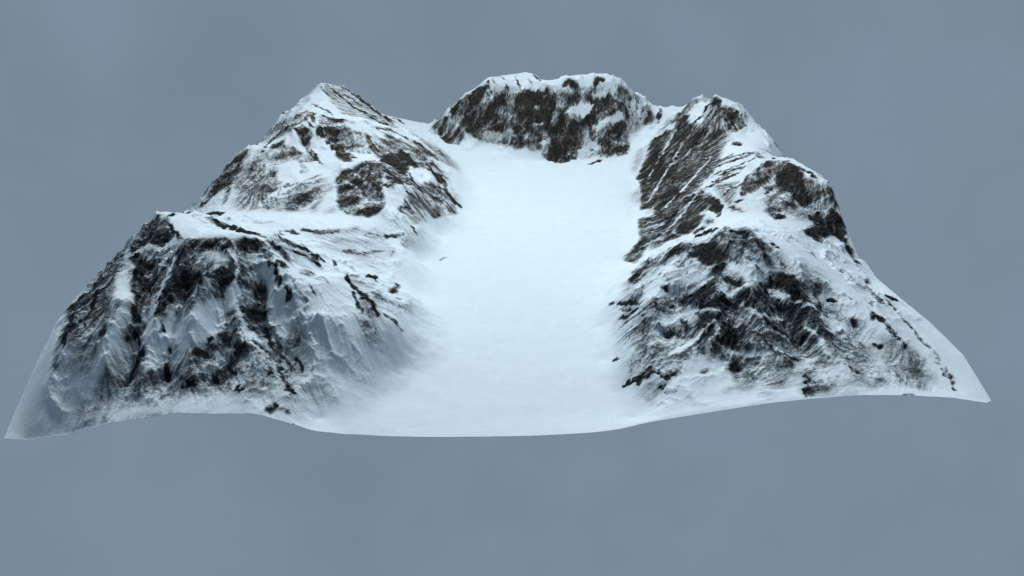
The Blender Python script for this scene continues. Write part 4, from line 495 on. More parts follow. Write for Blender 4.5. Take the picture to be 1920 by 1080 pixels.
[-70,8,0,[2121,4121,2171,4161,2225,4220,2273,4262,2325,4323,2373,4365,2425,4426,2478,4486,2531,4547,2580,4590,2630,4654,2670,4681,2706,4689,2779,4845,2827,4910,2869,4957,2863,4980,2814,4935,2761,4872,2711,4808,2652,4707,2612,4681,2572,4654,2523,4611,2474,4568,2413,4471,2365,4429,2308,4350,2256,4290,2205,4230,2159,4187,2112,4125]],
[67,8,0,[1769,4062,1831,4120,1887,4162,1941,4205,2005,4303,2070,4400,2133,4480,2187,4523,2257,4579,2322,4599,2387,4620,2454,4659,2511,4664,2506,4689,2438,4672,2375,4671,2311,4651,2249,4649,2179,4610,2115,4529,2056,4467,1994,4387,1932,4308,1868,4210,1816,4166,1761,4085]],
[55,8,0,[-3507,3363,-3436,3314,-3384,3326,-3324,3322,-3259,3300,-3199,3295,-3145,3292,-3087,3262,-3030,3249,-2967,3218,-2892,3153,-2835,3166,-2837,3235,-2910,3328,-2977,3379,-3040,3410,-3110,3459,-3178,3491,-3250,3514,-3317,3536,-3378,3541,-3432,3527,-3473,3474,-3522,3434]],
[55,8,0,[-2874,3354,-2809,3304,-2753,3297,-2700,3310,-2643,3304,-2586,3316,-2534,3355,-2485,3394,-2432,3415,-2383,3454,-2335,3502,-2352,3570,-2412,3576,-2462,3537,-2511,3498,-2559,3459,-2608,3438,-2656,3426,-2724,3468,-2777,3455,-2835,3460,-2885,3422]],
[81,8,0,[-2760,2107,-2710,2065,-2669,2082,-2620,2080,-2567,2088,-2539,2168,-2489,2176,-2528,2510,-2552,2628,-2596,2609,-2633,2547,-2669,2486,-2700,2423,-2740,2406,-2760,2151]],
[50,8,0,[-2070,3580,-2009,3550,-1950,3546,-1895,3560,-1849,3628,-1792,3660,-1738,3718,-1684,3758,-1632,3815,-1575,3838,-1527,3922,-1534,3955,-1591,3924,-1650,3903,-1705,3863,-1759,3823,-1805,3766,-1858,3751,-1911,3719,-1964,3687,-2020,3672,-2074,3631]],
[45,8,0,[-2260,3043,-2201,3013,-2150,3026,-2097,3039,-2045,3053,-1983,3048,-1929,3088,-1883,3146,-1844,3239,-1793,3279,-1750,3363,-1758,3395,-1816,3381,-1867,3342,-1918,3302,-1965,3244,-2006,3187,-2047,3137,-2104,3142,-2157,3128,-2210,3114,-2264,3092]],
[81,8,0,[2836,1183,2880,1169,2934,1176,2995,1201,3035,1175,3075,1150,3109,1104,3136,1042,3177,1013,3218,984,3253,940,3290,899,3298,907,3270,957,3238,1004,3197,1032,3155,1061,3143,1158,3114,1221,3072,1247,3024,1256,2976,1265,2914,1239,2850,1209]],
[94,8,0,[2711,1616,2762,1606,2828,1637,2901,1685,2978,1733,3031,1736,3080,1739,3116,1708,3158,1693,3185,1650,3197,1695,3167,1751,3124,1765,3081,1779,3032,1776,2985,1773,2927,1760,2847,1694,2787,1680,2720,1643]],
[94,8,0,[2720,1480,2770,1478,2844,1551,2906,1590,2975,1646,3027,1667,3067,1647,3102,1609,3130,1555,3172,1535,3214,1520,3224,1548,3177,1556,3143,1594,3121,1667,3079,1687,3040,1725,2980,1703,2911,1647,2843,1591,2775,1534,2722,1507]],
[-80,8,0,[2575,1461,2601,1411,2631,1364,2654,1301,2678,1238,2715,1209,2767,1204,2823,1216,2886,1245,2942,1257,3006,1286,3065,1302,3068,1310,3026,1336,2970,1325,2900,1279,2843,1267,2781,1238,2740,1259,2695,1254,2672,1317,2648,1380,2617,1425,2588,1485]],
[-80,8,0,[2236,1174,2197,1160,2155,1128,2116,1094,2083,1078,2059,1094,2025,1077,1998,1078,1962,1083,1920,1070,1869,1024,1818,978,1768,933,1724,902,1679,853,1689,845,1734,854,1778,865,1824,894,1870,923,1916,952,1962,981,2006,994,2042,1012,2070,1012,2104,1029,2142,1062,2181,1096,2217,1131,2245,1150]],
[-75,8,0,[2438,1508,2503,1553,2553,1567,2596,1565,2639,1563,2679,1561,2733,1585,2796,1627,2873,1704,2943,1764,3008,1808,3057,1821,3051,1831,2996,1828,2937,1804,2866,1744,2796,1684,2732,1641,2684,1651,2633,1635,2584,1619,2540,1621,2493,1605,2427,1516]],
[-75,8,0,[2252,840,2299,832,2341,810,2384,790,2437,803,2473,766,2519,746,2564,733,2605,721,2652,724,2700,728,2740,717,2786,725,2790,751,2741,751,2700,766,2652,762,2604,758,2563,771,2525,783,2486,804,2450,840,2396,828,2354,848,2305,851,2255,850]],
[-75,8,0,[2966,1707,3003,1670,3045,1636,3074,1569,3094,1485,3139,1452,3194,1447,3230,1407,3272,1385,3307,1346,3350,1325,3425,1376,3445,1420,3389,1413,3324,1385,3289,1424,3246,1446,3203,1469,3164,1490,3125,1522,3105,1606,3076,1673,3039,1722,2984,1733]],
[-75,8,0,[1881,1732,1938,1754,1989,1763,2039,1772,2089,1782,2137,1774,2188,1790,2233,1789,2283,1804,2333,1820,2378,1840,2374,1864,2319,1853,2274,1855,2223,1839,2173,1823,2125,1808,2081,1816,2030,1807,1980,1798,1926,1770,1879,1757]],
[-70,8,0,[3210,1235,3223,1181,3232,1112,3243,1045,3268,1012,3286,962,3304,912,3318,864,3308,776,3315,720,3321,664,3330,609,3336,540,3352,544,3354,601,3359,674,3352,729,3346,785,3353,876,3334,927,3309,960,3307,1044,3289,1094,3270,1145,3250,1194,3224,1242]],
[-70,8,0,[2035,1534,2076,1498,2116,1467,2150,1419,2189,1388,2217,1340,2248,1246,2307,1236,2386,1281,2396,1306,2324,1269,2269,1296,2232,1392,2194,1440,2155,1471,2121,1519,2076,1533,2037,1559]],
[62,23,0,[3571,5111,3675,5180,3806,5324,3919,5412,4039,5519,4144,5503,4256,5505,4376,5527,4256,5257,4179,5101,4063,5035,3935,4931,3807,4829,3669,4689,3563,4633,3453,4559,3343,4485,3422,4705,3496,4907]],
[66,27,0,[4366,4951,4443,4856,4519,4761,4602,4685,4657,4583,4711,4481,4798,4454,4720,4241,4639,4280,4558,4318,4468,4339,4397,4383,4326,4428,4255,4472,4277,4577,4307,4701,4336,4825]],
[88,8,0,[-4370,1824,-4357,1775,-4317,1694,-4296,1614,-4274,1531,-4244,1429,-4202,1344,-4170,1280,-4120,1186,-4084,1082,-4078,1025,-4082,985,-4076,928,-4091,904,-4088,863,-4085,824,-4091,801,-4089,778,-4087,754,-4057,752,-4051,791,-4045,830,-4038,852,-4041,892,-4044,930,-4041,969,-4037,1009,-4042,1066,-4057,1140,-4089,1254,-4121,1322,-4152,1386,-4192,1465,-4194,1509,-4205,1574,-4235,1678,-4278,1764,-4319,1829,-4467,2090]],
[88,8,0,[-3990,1627,-4036,1616,-4054,1553,-4060,1496,-4073,1456,-4077,1399,-4081,1342,-4081,1285,-4072,1211,-4062,1138,-4043,1047,-4036,982,-4038,937,-4040,889,-4028,857,-4017,829,-3996,784,-3982,746,-3968,707,-3942,651,-3911,596,-3890,558,-3855,543,-3871,598,-3878,637,-3890,676,-3895,699,-3918,756,-3959,835,-3980,880,-4000,922,-3999,965,-4006,1028,-4005,1072,-4016,1143,-4016,1199,-4015,1256,-4025,1329,-4012,1368,-3999,1408,-3986,1447,-3984,1505,-3970,1554,-3947,1586]],
[86,8,0,[-3635,1447,-3625,1398,-3616,1368,-3603,1343,-3616,1317,-3612,1253,-3616,1209,-3634,1172,-3646,1116,-3657,1060,-3673,1024,-3701,993,-3728,957,-3713,945,-3681,988,-3640,1020,-3616,1061,-3595,1100,-3575,1138,-3551,1180,-3553,1246,-3556,1310,-3541,1343,-3564,1393,-3582,1422,-3617,1467]],
[88,8,0,[-3006,1351,-2974,1332,-2946,1331,-2919,1337,-2902,1318,-2879,1296,-2851,1256,-2830,1236,-2811,1192,-2784,1128,-2764,1081,-2740,1040,-2718,1000,-2695,960,-2665,922,-2632,884,-2609,906,-2621,947,-2636,988,-2659,1028,-2681,1069,-2703,1108,-2723,1153,-2749,1217,-2777,1282,-2807,1324,-2830,1346,-2852,1368,-2879,1394,-2917,1394,-2954,1388,-2994,1381]],
[84,8,0,[-3344,1469,-3386,1454,-3407,1417,-3407,1326,-3383,1191,-3398,1144,-3399,1080,-3395,1033,-3373,1029,-3342,1056,-3334,1101,-3327,1164,-3305,1191,-3318,1296,-3312,1368,-3318,1445]],
[-80,8,0,[-3804,1686,-3817,1647,-3822,1590,-3823,1532,-3832,1492,-3844,1451,-3857,1410,-3869,1369,-3872,1311,-3885,1270,-3884,1212,-3883,1154,-3891,1114,-3890,1057,-3899,1016,-3899,974,-3900,934,-3900,893,-3890,835,-3886,795,-3881,754,-3857,736,-3844,759,-3839,799,-3848,856,-3848,896,-3857,954,-3857,994,-3849,1034,-3841,1074,-3842,1131,-3833,1171,-3816,1194,-3823,1269,-3819,1327,-3807,1368,-3795,1409,-3782,1450,-3782,1508,-3773,1548,-3777,1607,-3772,1648]],
[-80,8,0,[-3142,1775,-3129,1709,-3116,1643,-3102,1578,-3083,1518,-3079,1494,-3067,1453,-3055,1412,-3043,1372,-3042,1332,-3040,1291,-3046,1268,-3045,1227,-3044,1185,-3025,1143,-3013,1120,-2994,1080,-2976,1040,-2956,999,-2926,958,-2889,901,-2859,862,-2822,805,-2784,748,-2740,729,-2695,713,-2651,696,-2613,696,-2609,718,-2643,721,-2691,756,-2731,775,-2771,792,-2806,846,-2835,886,-2865,926,-2902,982,-2924,1005,-2942,1044,-2968,1101,-2986,1141,-2998,1165,-3016,1203,-3018,1242,-3012,1266,-3013,1306,-3007,1330,-3008,1372,-3020,1414,-3039,1473,-3044,1496,-3062,1555,-3081,1614,-3101,1679,-3113,1727,-3125,1775]],
[-80,8,0,[-2803,1830,-2782,1808,-2748,1750,-2711,1693,-2681,1654,-2639,1580,-2609,1558,-2573,1518,-2531,1460,-2496,1420,-2460,1384,-2425,1348,-2390,1313,-2361,1295,-2334,1256,-2312,1234,-2287,1213,-2257,1175,-2246,1178,-2270,1217,-2294,1257,-2316,1279,-2339,1302,-2369,1321,-2410,1374,-2445,1410,-2474,1428,-2515,1485,-2551,1525,-2586,1565,-2628,1623,-2670,1697,-2694,1718,-2731,1774,-2764,1813,-2798,1851]],
[60,14,0,[-2082,1016,-2037,1007,-1996,1018,-1954,1029,-1908,1023,-1869,1035,-1837,1018,-1806,1017,-1771,1000,-1736,983,-1700,984,-1692,988,-1722,1008,-1757,1026,-1792,1043,-1823,1044,-1856,1046,-1906,1052,-1952,1058,-1994,1047,-2031,1019,-2079,1021]],
[54,14,0,[-1962,884,-1922,891,-1880,902,-1834,896,-1792,907,-1752,918,-1720,902,-1685,884,-1647,850,-1615,850,-1576,834,-1567,839,-1598,858,-1632,876,-1667,893,-1702,911,-1740,929,-1785,919,-1832,925,-1874,914,-1920,920,-1963,906]],
[72,34,0,[-4609,2568,-4555,2611,-4520,2690,-4457,2715,-4376,2703,-4076,2335,-4104,2223,-4122,2093,-4180,2049,-4237,2005,-4294,1962,-4544,2142,-4557,2265,-4540,2335]],
[70,40,0,[-3701,1829,-3615,1812,-3537,1812,-3451,1795,-3366,1778,-3281,1761,-3204,1762,-3134,1781,-3131,1706,-3122,1614,-3186,1600,-3272,1639,-3344,1643,-3433,1631,-3523,1620,-3605,1531,-3626,1606,-3647,1681]],
[108,8,0,[-4148,2335,-4109,2274,-4042,2181,-3984,2106,-3924,2031,-3849,1960,-3754,1860,-3734,1851,-3832,1997,-3902,2066,-3956,2139,-4023,2231,-4081,2306,-4140,2359]],
[101,8,0,[-3312,2126,-3221,2008,-3143,1931,-3094,1926,-3046,1921,-2998,1916,-2950,1943,-2896,1952,-2844,1984,-2852,2028,-2911,2042,-2966,2033,-3036,2060,-3079,2047,-3122,2034,-3207,2130,-3285,2207,-3345,2225]],
[94,8,0,[-3662,2559,-3610,2526,-3516,2407,-3416,2271,-3360,2243,-3253,2126,-3134,1973,-3077,1988,-3093,2050,-3167,2099,-3307,2307,-3501,2642,-3556,2669,-3591,2643,-3633,2635,-3663,2585]],
[76,8,0,[-5037,1669,-5015,1554,-4958,1404,-4956,1340,-4964,1293,-4779,960,-4752,864,-4769,844,-4786,822,-4802,801,-4784,744,-4728,690,-4700,709,-4682,729,-4676,767,-4704,856,-4708,918,-4722,998,-4726,1060,-4873,1345,-4877,1409,-4969,1596]],
[94,8,0,[-4690,1523,-4708,1483,-4717,1442,-4724,1401,-4622,1189,-4629,1148,-4625,1091,-4620,1034,-4605,960,-4599,903,-4595,862,-4566,842,-4550,879,-4554,936,-4558,992,-4563,1049,-4567,1107,-4571,1164,-4575,1222,-4568,1262,-4647,1441,-4661,1502]],
[91,8,0,[-512,9197,-489,9103,-457,9030,-419,8938,-372,8848,-356,8851,-384,8944,-422,9036,-453,9108,-496,9199]],
[91,8,0,[45,9218,71,9089,109,9001,177,8914,251,8791,265,8796,207,8905,141,9010,106,9116,60,9221]],
[91,8,0,[308,9137,350,8966,408,8879,420,8902,375,8973,319,9160]],
[81,8,0,[1125,8855,1196,8825,1272,8800,1349,8781,1432,8727,1443,8733,1375,8794,1295,8814,1217,8840,1134,8861]],
[-88,60,0,[-2281,1191,-2221,1240,-2160,1289,-2099,1338,-2047,1422,-1989,1489,-1942,1420,-1896,1352,-1850,1285,-1804,1217,-1759,1146,-1718,1093,-1678,1039,-1637,986,-1598,947,-1559,908,-1520,869,-1553,787,-1589,722,-1625,658,-1660,593,-1727,574,-1794,554,-1861,534,-1923,499,-1970,543,-2013,571,-2060,616,-2108,661,-2124,711,-2141,762,-2157,813,-2174,864,-2191,915,-2208,967,-2219,1001,-2241,1070,-2264,1139]],
[-100,30,0,[-5188,8,-5199,332,-5198,395,-5192,794,-5195,876,-5186,941,-5176,1007,-5190,1106,-5191,1189,-5180,1256,-5116,1283,-4994,1059,-4895,870,-4891,802,-4898,751,-4882,668,-4878,601,-4885,551,-4825,421,-4824,371,-4835,338,-4846,305,-4857,272,-4852,219,-4836,151,-4831,99,-4748,73,-4665,47,-4594,37,-4512,11,-4578,10,-4644,8,-4723,21,-4789,19,-4868,33,-4947,46,-5001,29,-5068,27,-5121,10]],
[-100,30,0,[4859,907,4854,798,4844,702,4834,606,4822,511,4810,417,4797,323,4796,246,4782,153,4767,61,4687,66,4595,54,4515,59,4570,200,4601,311,4619,406,4637,503,4624,579,4622,673,4608,751,4593,829,4588,924,4583,1019,4577,1132,4559,1229,4550,1343,4520,1424,4489,1506,4507,1673]],
[-100,20,0,[3699,2634,3790,2665,4027,2485,4053,2369,4085,2270,4047,2034,4094,1971,4113,1853,4122,1718,4129,1584,4154,1485,4167,1370,4120,1444,4071,1518,4013,1575,3953,1632,3918,1705,3872,1760,3835,1833,3789,1888,3725,1910,3678,1965,3615,1988,3551,2011,3488,2033,3402,2003,3354,2061,3312,2137,3255,2177,3189,2237,3142,2351,3061,2375,2993,2435,3123,2640]],
[-70,16,0,[-4018,2602,-3937,2605,-3952,2828,-3789,2625,-3699,2587,-3559,2337,-3412,2070,-3382,1811,-3466,1827,-3549,1844,-3625,1842,-3726,1895,-3840,2071,-3938,2212,-3957,2361]],
[-60,20,0,[-3776,3578,-3716,3659,-3702,3867,-3639,3947,-3561,3991,-3467,3988,-3372,3984,-3277,3980,-3165,3921,-3065,3899,-2982,3932,-2877,3892,-2788,3906,-2694,3903,-2595,3881,-2510,3913,-2412,3891,-2325,3903,-2239,3916,-2152,3928,-2061,3922,-1977,3952,-2067,3891,-2156,3830,-2236,3734,-2318,3655,-2399,3577,-2483,3516,-2565,3480,-2640,3426,-2731,3426,-2811,3390,-2890,3353,-2974,3335,-3057,3317,-3123,3245,-3209,3205,-3296,3166]],
[-100,14,0,[4102,7214,4196,7113,4294,7031,4280,6735,4297,6535,4325,6376,4365,6255,4148,6185,3966,6043,3865,6149,3855,6520,3822,6835,3985,7101]]]""")

# ------------------------------------------------------------------ noise helpers
def hash2(ix, iy, seed):
    h = (ix.astype(np.int64) * 374761393 + iy.astype(np.int64) * 668265263 + seed * 1442695041) & 0xffffffff
    h = ((h ^ (h >> 13)) * 1274126177) & 0xffffffff
    h = (h ^ (h >> 16)) & 0xffffffff
    return h

def perlin(x, y, seed=0):
    ix = np.floor(x); iy = np.floor(y)
    fx = (x - ix).astype(np.float32); fy = (y - iy).astype(np.float32)
    u = fx*fx*fx*(fx*(fx*6-15)+10); v = fy*fy*fy*(fy*(fy*6-15)+10)
    def g(ox, oy):
        a = hash2(ix+ox, iy+oy, seed).astype(np.float32) * np.float32(2*math.pi/4294967296.0)
        return np.cos(a)*(fx-ox) + np.sin(a)*(fy-oy)
    a = g(0, 0); b = g(1, 0); c = g(0, 1); d = g(1, 1)
    return (a+(b-a)*u + ((c+(d-c)*u)-(a+(b-a)*u))*v) * 1.5

def fbm(x, y, octaves, seed, gain=.5):
    s = 0; a = 1; t = 0
    for o in range(octaves):
        s = s + a*perlin(x*2**o, y*2**o, seed+o*17); t += a; a *= gain
    return s/t

def ridged(x, y, octaves, seed, gain=.55):
    s = 0; a = 1; t = 0; w = 1
    for o in range(octaves):
        n = 1-np.abs(perlin(x*2**o, y*2**o, seed+o*31))*1.6
        n = n*n*w; w = np.clip(n*1.6, 0, 1)
        s = s + a*n; t += a; a *= gain
    return s/t

def blur(a, r):
    if r < 1: return a
    for _ in range(2):
        for ax in (0, 1):
            p = np.pad(a, [(r+1, r) if k == ax else (0, 0) for k in (0, 1)], mode='edge')
            c = np.cumsum(p, axis=ax, dtype=np.float64)
            n = a.shape[ax]
            hi = np.take(c, np.arange(2*r+1, 2*r+1+n), axis=ax); lo = np.take(c, np.arange(0, n), axis=ax)
            a = ((hi-lo)/(2*r+1)).astype(np.float32)
    return a

def sample(a, i, j):
    i = np.clip(i, 0, a.shape[0]-1.001); j = np.clip(j, 0, a.shape[1]-1.001)
    i0 = i.astype(np.int32); j0 = j.astype(np.int32); fi = i-i0; fj = j-j0
    return (a[i0, j0]*(1-fj)+a[i0, j0+1]*fj)*(1-fi) + (a[i0+1, j0]*(1-fj)+a[i0+1, j0+1]*fj)*fi

def smooth(e0, e1, x):
    t = np.clip((x-e0)/(e1-e0), 0, 1); return t*t*(3-2*t)

# ------------------------------------------------------------------ plan grid (rows run back, columns run right)
NX = NY = 1401
X0, X1, Y0, Y1 = -5.2, 4.9, 0.0, 10.0
def left_x(y):  return np.interp(y, [0, .3, 3.4, 10], [-5.19, -5.2, -5.19, -5.1])
def right_x(y): return np.interp(y, [0, .05, .8, 10], [4.70, 4.78, 4.86, 4.9])
gy = np.linspace(Y0, Y1, NY)
uu = np.linspace(0, 1, NX)
PY = np.repeat(gy[:, None], NX, 1)
PX = left_x(gy)[:, None] + (right_x(gy)-left_x(gy))[:, None]*uu[None, :]
PX = PX.astype(np.float32); PY = PY.astype(np.float32)
cell = 10.0/(NY-1)

# base relief: ridge, gully and foot lines, joined by a radial (distance) interpolant that keeps ridge lines crisp
pts = {}
for line in RELIEF:
    for a, b in zip(line[:-1], line[1:]):
        a = np.array(a); b = np.array(b); n = max(1, int(np.hypot(*(b-a)[:2])/.11))
        for k in range(n+1):
            p = a+(b-a)*k/n
            key = (round(p[0]/.045), round(p[1]/.045))
            if key not in pts: pts[key] = p
P = np.array(list(pts.values()))
n = len(P)
D = np.sqrt(((P[:, None, :2]-P[None, :, :2])**2).sum(-1)+1e-4)
A = np.zeros((n+3, n+3)); A[:n, :n] = D - np.eye(n)*.006
A[:n, n] = 1; A[:n, n+1:] = P[:, :2]; A[n, :n] = 1; A[n+1:, :n] = P[:, :2].T
W = np.linalg.solve(A, np.concatenate([P[:, 2], [0, 0, 0]]))
M = 561
ci = np.linspace(0, NY-1, M)
cy = np.linspace(Y0, Y1, M)
cx = left_x(cy)[:, None] + (right_x(cy)-left_x(cy))[:, None]*np.linspace(0, 1, M)[None, :]
Z0 = np.zeros((M, M))
for r in range(M):
    d = np.sqrt((cx[r][:, None]-P[None, :, 0])**2 + (cy[r]-P[None, :, 1])**2 + 1e-4)
    Z0[r] = d@W[:n] + W[n] + W[n+1]*cx[r] + W[n+2]*cy[r]
I, J = np.meshgrid(np.arange(NY)*(M-1)/(NY-1), np.arange(NX)*(M-1)/(NX-1), indexing='ij')
Z = sample(Z0.astype(np.float32), I.astype(np.float32), J.astype(np.float32))
Z = blur(Z, 1)
II, JJ = np.meshgrid(np.arange(NY, dtype=np.float32), np.arange(NX, dtype=np.float32), indexing='ij')

# snowfield between the mountains
FL = np.interp(PY, [0, .3, .7, 1.3, 2, 2.75, 3.6, 4.5, 5.5, 6.3, 7.1, 7.8], [-1.8, -1.67, -1.4, -1.05, -1.0, -1.1, -1.25, -1.0, -.69, -.64, -.77, -.9])
FR = np.interp(PY, [0, .7, 1.3, 2, 2.75, 3.6, 4.5, 5.5, 6.3, 7.8], [1.3, 1.11, 1.05, 1.06, 1.1, 1.44, 1.66, 1.82, 1.89, 1.95])
wob = fbm(PX*1.6, PY*1.6, 4, 5)*.35
din = np.minimum(np.minimum(PX-FL, FR-PX), (7.75-PY))+wob*.5      # >0 inside the flat
mount = smooth(.1, -.45, din)                                       # 1 on the mountains
flat = smooth(-.3, .3, din)
Z = Z*(1-flat)+blur(Z, 45)*flat                                     # the floor runs smooth up to the foot of the slopes
Z = Z*(1-.7*flat)+.02*.7*flat*smooth(0, .6, PY)+Z*.7*flat*(1-smooth(0, .6, PY))
base = Z.copy()

# ------------------------------------------------------------------ down-slope streaks
sb = blur(base, 5)
gzy, gzx = np.gradient(sb, cell)
gl = np.sqrt(gzx**2+gzy**2)+1e-5
dx = (-gzx/gl); dy = (-gzy/gl)
def streak(noise, steps, stride):
    acc = noise.copy(); w = 1
    for sgn in (1, -1):
        pi = II.copy(); pj = JJ.copy()
        for k in range(steps):
            vi = sample(dy, pi, pj); vj = sample(dx, pi, pj)
            pi = pi+sgn*stride*vi; pj = pj+sgn*stride*vj
            acc += sample(noise, pi, pj)
    acc /= (2*steps+1)
    return (acc-acc.mean())/acc.std()
wn = fbm(PX*22, PY*22, 3, 3, .8)
st_fine = streak(wn, 10, 2.6)
st_mid = streak(fbm(PX*9, PY*9, 3, 9, .7), 12, 4.5)

# ------------------------------------------------------------------ rock map with the painted shade veils
rock_shade_map = np.zeros((NY, NX), np.float32)
calm = np.ones((NY, NX), np.float32)
clean = np.zeros((NY, NX), np.float32)                              # slopes that keep an unbroken snow cover
xs_w = (right_x(gy)-left_x(gy))
def fill(poly, val, soft, acc):
    x = poly[0::2]/1000.; y = poly[1::2]/1000.
    pad = int(soft/cell*2)+3
    j = (x-left_x(y))/(right_x(y)-left_x(y))*(NX-1); i = y/cell
    i0 = max(0, int(i.min())-pad); i1 = min(NY, int(i.max())+pad+1)
    j0 = max(0, int(j.min())-pad); j1 = min(NX, int(j.max())+pad+1)
    if i1-i0 < 2 or j1-j0 < 2: return
    gi, gj = np.meshgrid(np.arange(i0, i1)+.0, np.arange(j0, j1)+.0, indexing='ij')
    gi = gi + wi[i0:i1, j0:j1]; gj = gj + wj[i0:i1, j0:j1]
    ins = np.zeros(gi.shape, bool)
    m = len(i)
    for a in range(m):
        b = (a+1) % m
        if i[a] == i[b]: continue
        cnd = (i[a] > gi) != (i[b] > gi)
        ins ^= cnd & (gj < (j[b]-j[a])*(gi-i[a])/(i[b]-i[a])+j[a])
    f = blur(ins.astype(np.float32), max(1, int(soft/cell)))
    if val <= -.98: clean[i0:i1, j0:j1] = np.maximum(clean[i0:i1, j0:j1], f)
    elif val >= 0: acc[i0:i1, j0:j1] = np.maximum(acc[i0:i1, j0:j1], f*val)
    else:
        acc[i0:i1, j0:j1] *= (1+f*val); calm[i0:i1, j0:j1] *= (1+f*val)
wi = (fbm(PX*9, PY*9, 5, 41, .78)*13).astype(np.float32); wj = (fbm(PX*9, PY*9, 5, 57, .78)*13).astype(np.float32)
for val, soft, strk, poly in ROCKS_AND_SHADE:
    fill(np.array(poly, float), val/100., soft/1000., rock_shade_map)
rock_shade_map *= 1-clean

# detail relief: crags and gullies on the mountains only
rg = ridged(PX*1.9+.3*wob, PY*1.9, 6, 21)
rg2 = ridged(PX*6, PY*6, 4, 77)
steep = smooth(.1, .6, gl)
amp = smooth(0, -.75, din)*(.25+.75*steep)*(1-.8*clean)
edge = np.minimum(np.minimum(II, NY-1-II), np.minimum(JJ, NX-1-JJ))*cell
Z = Z + amp*smooth(0, .25, edge)*(.095*(rg-.45)) + amp*((.009+.02*smooth(.15, .7, rock_shade_map))*(rg2-.4)) + amp*st_mid*.0035 + amp*st_fine*.0012
crag = smooth(.15, .7, rock_shade_map)
Z = Z + crag*(-.008+.03*fbm(PX*13, PY*13, 5, 88, .7)+.02*(ridged(PX*9, PY*9, 3, 909)-.4))*smooth(0, .1, edge)
Z = Z + (1-mount)*fbm(PX*1.2, PY*2.5, 4, 61)*.006
Z = Z.astype(np.float32)

# bare rock and painted shade where the map says so, broken up by crag and streak noise; a little more shows through wherever it is steep
brk = fbm(PX*9, PY*9, 5, 131, .72)*1.7
fine = fbm(PX*30, PY*30, 3, 171, .7)*1.7
mott = rg2-.42
cr = np.abs(fbm(PX*3.1+.8*wob, PY*3.1, 5, 411, .55))
crack = smooth(.035, .0, cr)
cr2 = np.abs(fbm(PX*6.5, PY*6.5-.6*wob, 4, 433, .6))
crack2 = smooth(.05, .0, cr2)
patchy = fbm(PX*.9, PY*.9, 4, 303)
wild = smooth(.22, 1.0, gl)*mount*np.clip(.24+.62*patchy, 0, .50)
rm = np.maximum(blur(rock_shade_map, 2)*.3+rock_shade_map*.7, wild*(1-clean)*calm)
near = smooth(.02, .30, rm)
mid = near*(1-smooth(.75, 1.0, rm)*.45)
sw = np.clip(.40+1.1*fbm(PX*.8, PY*.8, 3, 501), .08, .9)                       # how far streaks rule over blotches
sw = np.maximum(sw, .72*smooth(1.7, 2.1, PX)*smooth(3.4, 4.2, PY)*smooth(7.9, 7.3, PY)*smooth(4.0, 3.4, PX))
sw = np.maximum(sw, .8*smooth(-1.7, -2.1, PX)*smooth(6.9, 7.3, PY))
sw = np.maximum(sw, .55*smooth(-3.9, -4.2, PX))*(1-.85*smooth(7.6, 7.9, PY)*smooth(-1.8, -1.4, PX))
wx = PX+.12*fbm(PX*3, PY*3, 3, 611); wy = PY+.12*fbm(PX*3, PY*3, 3, 633)
ax = (wx*.8+wy*.6)*2.6; ay = (-wx*.6+wy*.8)*5.2
blot = fbm(ax, ay, 6, 655, .66)*1.9                                   # ledges lean across the slope
mid = near*(.35+.65*smooth(.28, .5, rm))
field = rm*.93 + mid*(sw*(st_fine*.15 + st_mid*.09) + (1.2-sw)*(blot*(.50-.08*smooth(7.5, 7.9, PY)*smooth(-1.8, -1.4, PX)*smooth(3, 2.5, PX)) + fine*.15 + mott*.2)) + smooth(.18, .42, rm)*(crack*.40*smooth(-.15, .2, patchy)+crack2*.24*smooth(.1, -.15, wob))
rock = np.clip(field, 0, 1.2)  # carries the shade veils of the near slopes as well as rock
tone = smooth(3.2, 5.0, PY + fbm(PX*1.5, PY*1.5, 3, 201)*1.5)*np.clip(.75+fbm(PX*3, PY*3, 4, 205), 0, 1)

# ------------------------------------------------------------------ materials
def nodes(name):
    m = bpy.data.materials.new(name); m.use_nodes = True
    nt = m.node_tree; nt.nodes.clear()
    return m, nt
def new(nt, kind, **kw):
    nd = nt.nodes.new(kind)
    for k, v in kw.items(): setattr(nd, k, v)
    return nd
def mixc(nt, fac, a, b, blend='MIX'):
    m = new(nt, 'ShaderNodeMix', data_type='RGBA', blend_type=blend)
    for sock, v in ((m.inputs[0], fac), (m.inputs[6], a), (m.inputs[7], b)):
        if isinstance(v, bpy.types.NodeSocket): nt.links.new(v, sock)
        elif isinstance(v, (int, float)): sock.default_value = v
        else: sock.default_value = (*v, 1)
    return m.outputs[2]
def math_n(nt, op, a, b=0.0, clamp=False):
    m = new(nt, 'ShaderNodeMath', operation=op, use_clamp=clamp)
    for sock, v in ((m.inputs[0], a), (m.inputs[1], b)):
        if isinstance(v, bpy.types.NodeSocket): nt.links.new(v, sock)
        else: sock.default_value = v
    return m.outputs[0]
def noise_n(nt, co, scale, detail=4, rough=.6, mapping=None):
    nz = new(nt, 'ShaderNodeTexNoise'); nz.inputs['Scale'].default_value = scale
    nz.inputs['Detail'].default_value = detail; nz.inputs['Roughness'].default_value = rough
    if mapping:
        mp = new(nt, 'ShaderNodeMapping'); mp.inputs['Scale'].default_value = mapping
        nt.links.new(co, mp.inputs[0]); co = mp.outputs[0]
    nt.links.new(co, nz.inputs['Vector'])
    return nz.outputs[0]
def ramp(nt, f, a, b):
    m = new(nt, 'ShaderNodeMapRange'); m.interpolation_type = 'SMOOTHSTEP'
    nt.links.new(f, m.inputs[0]); m.inputs[1].default_value = a; m.inputs[2].default_value = b
    return m.outputs[0]

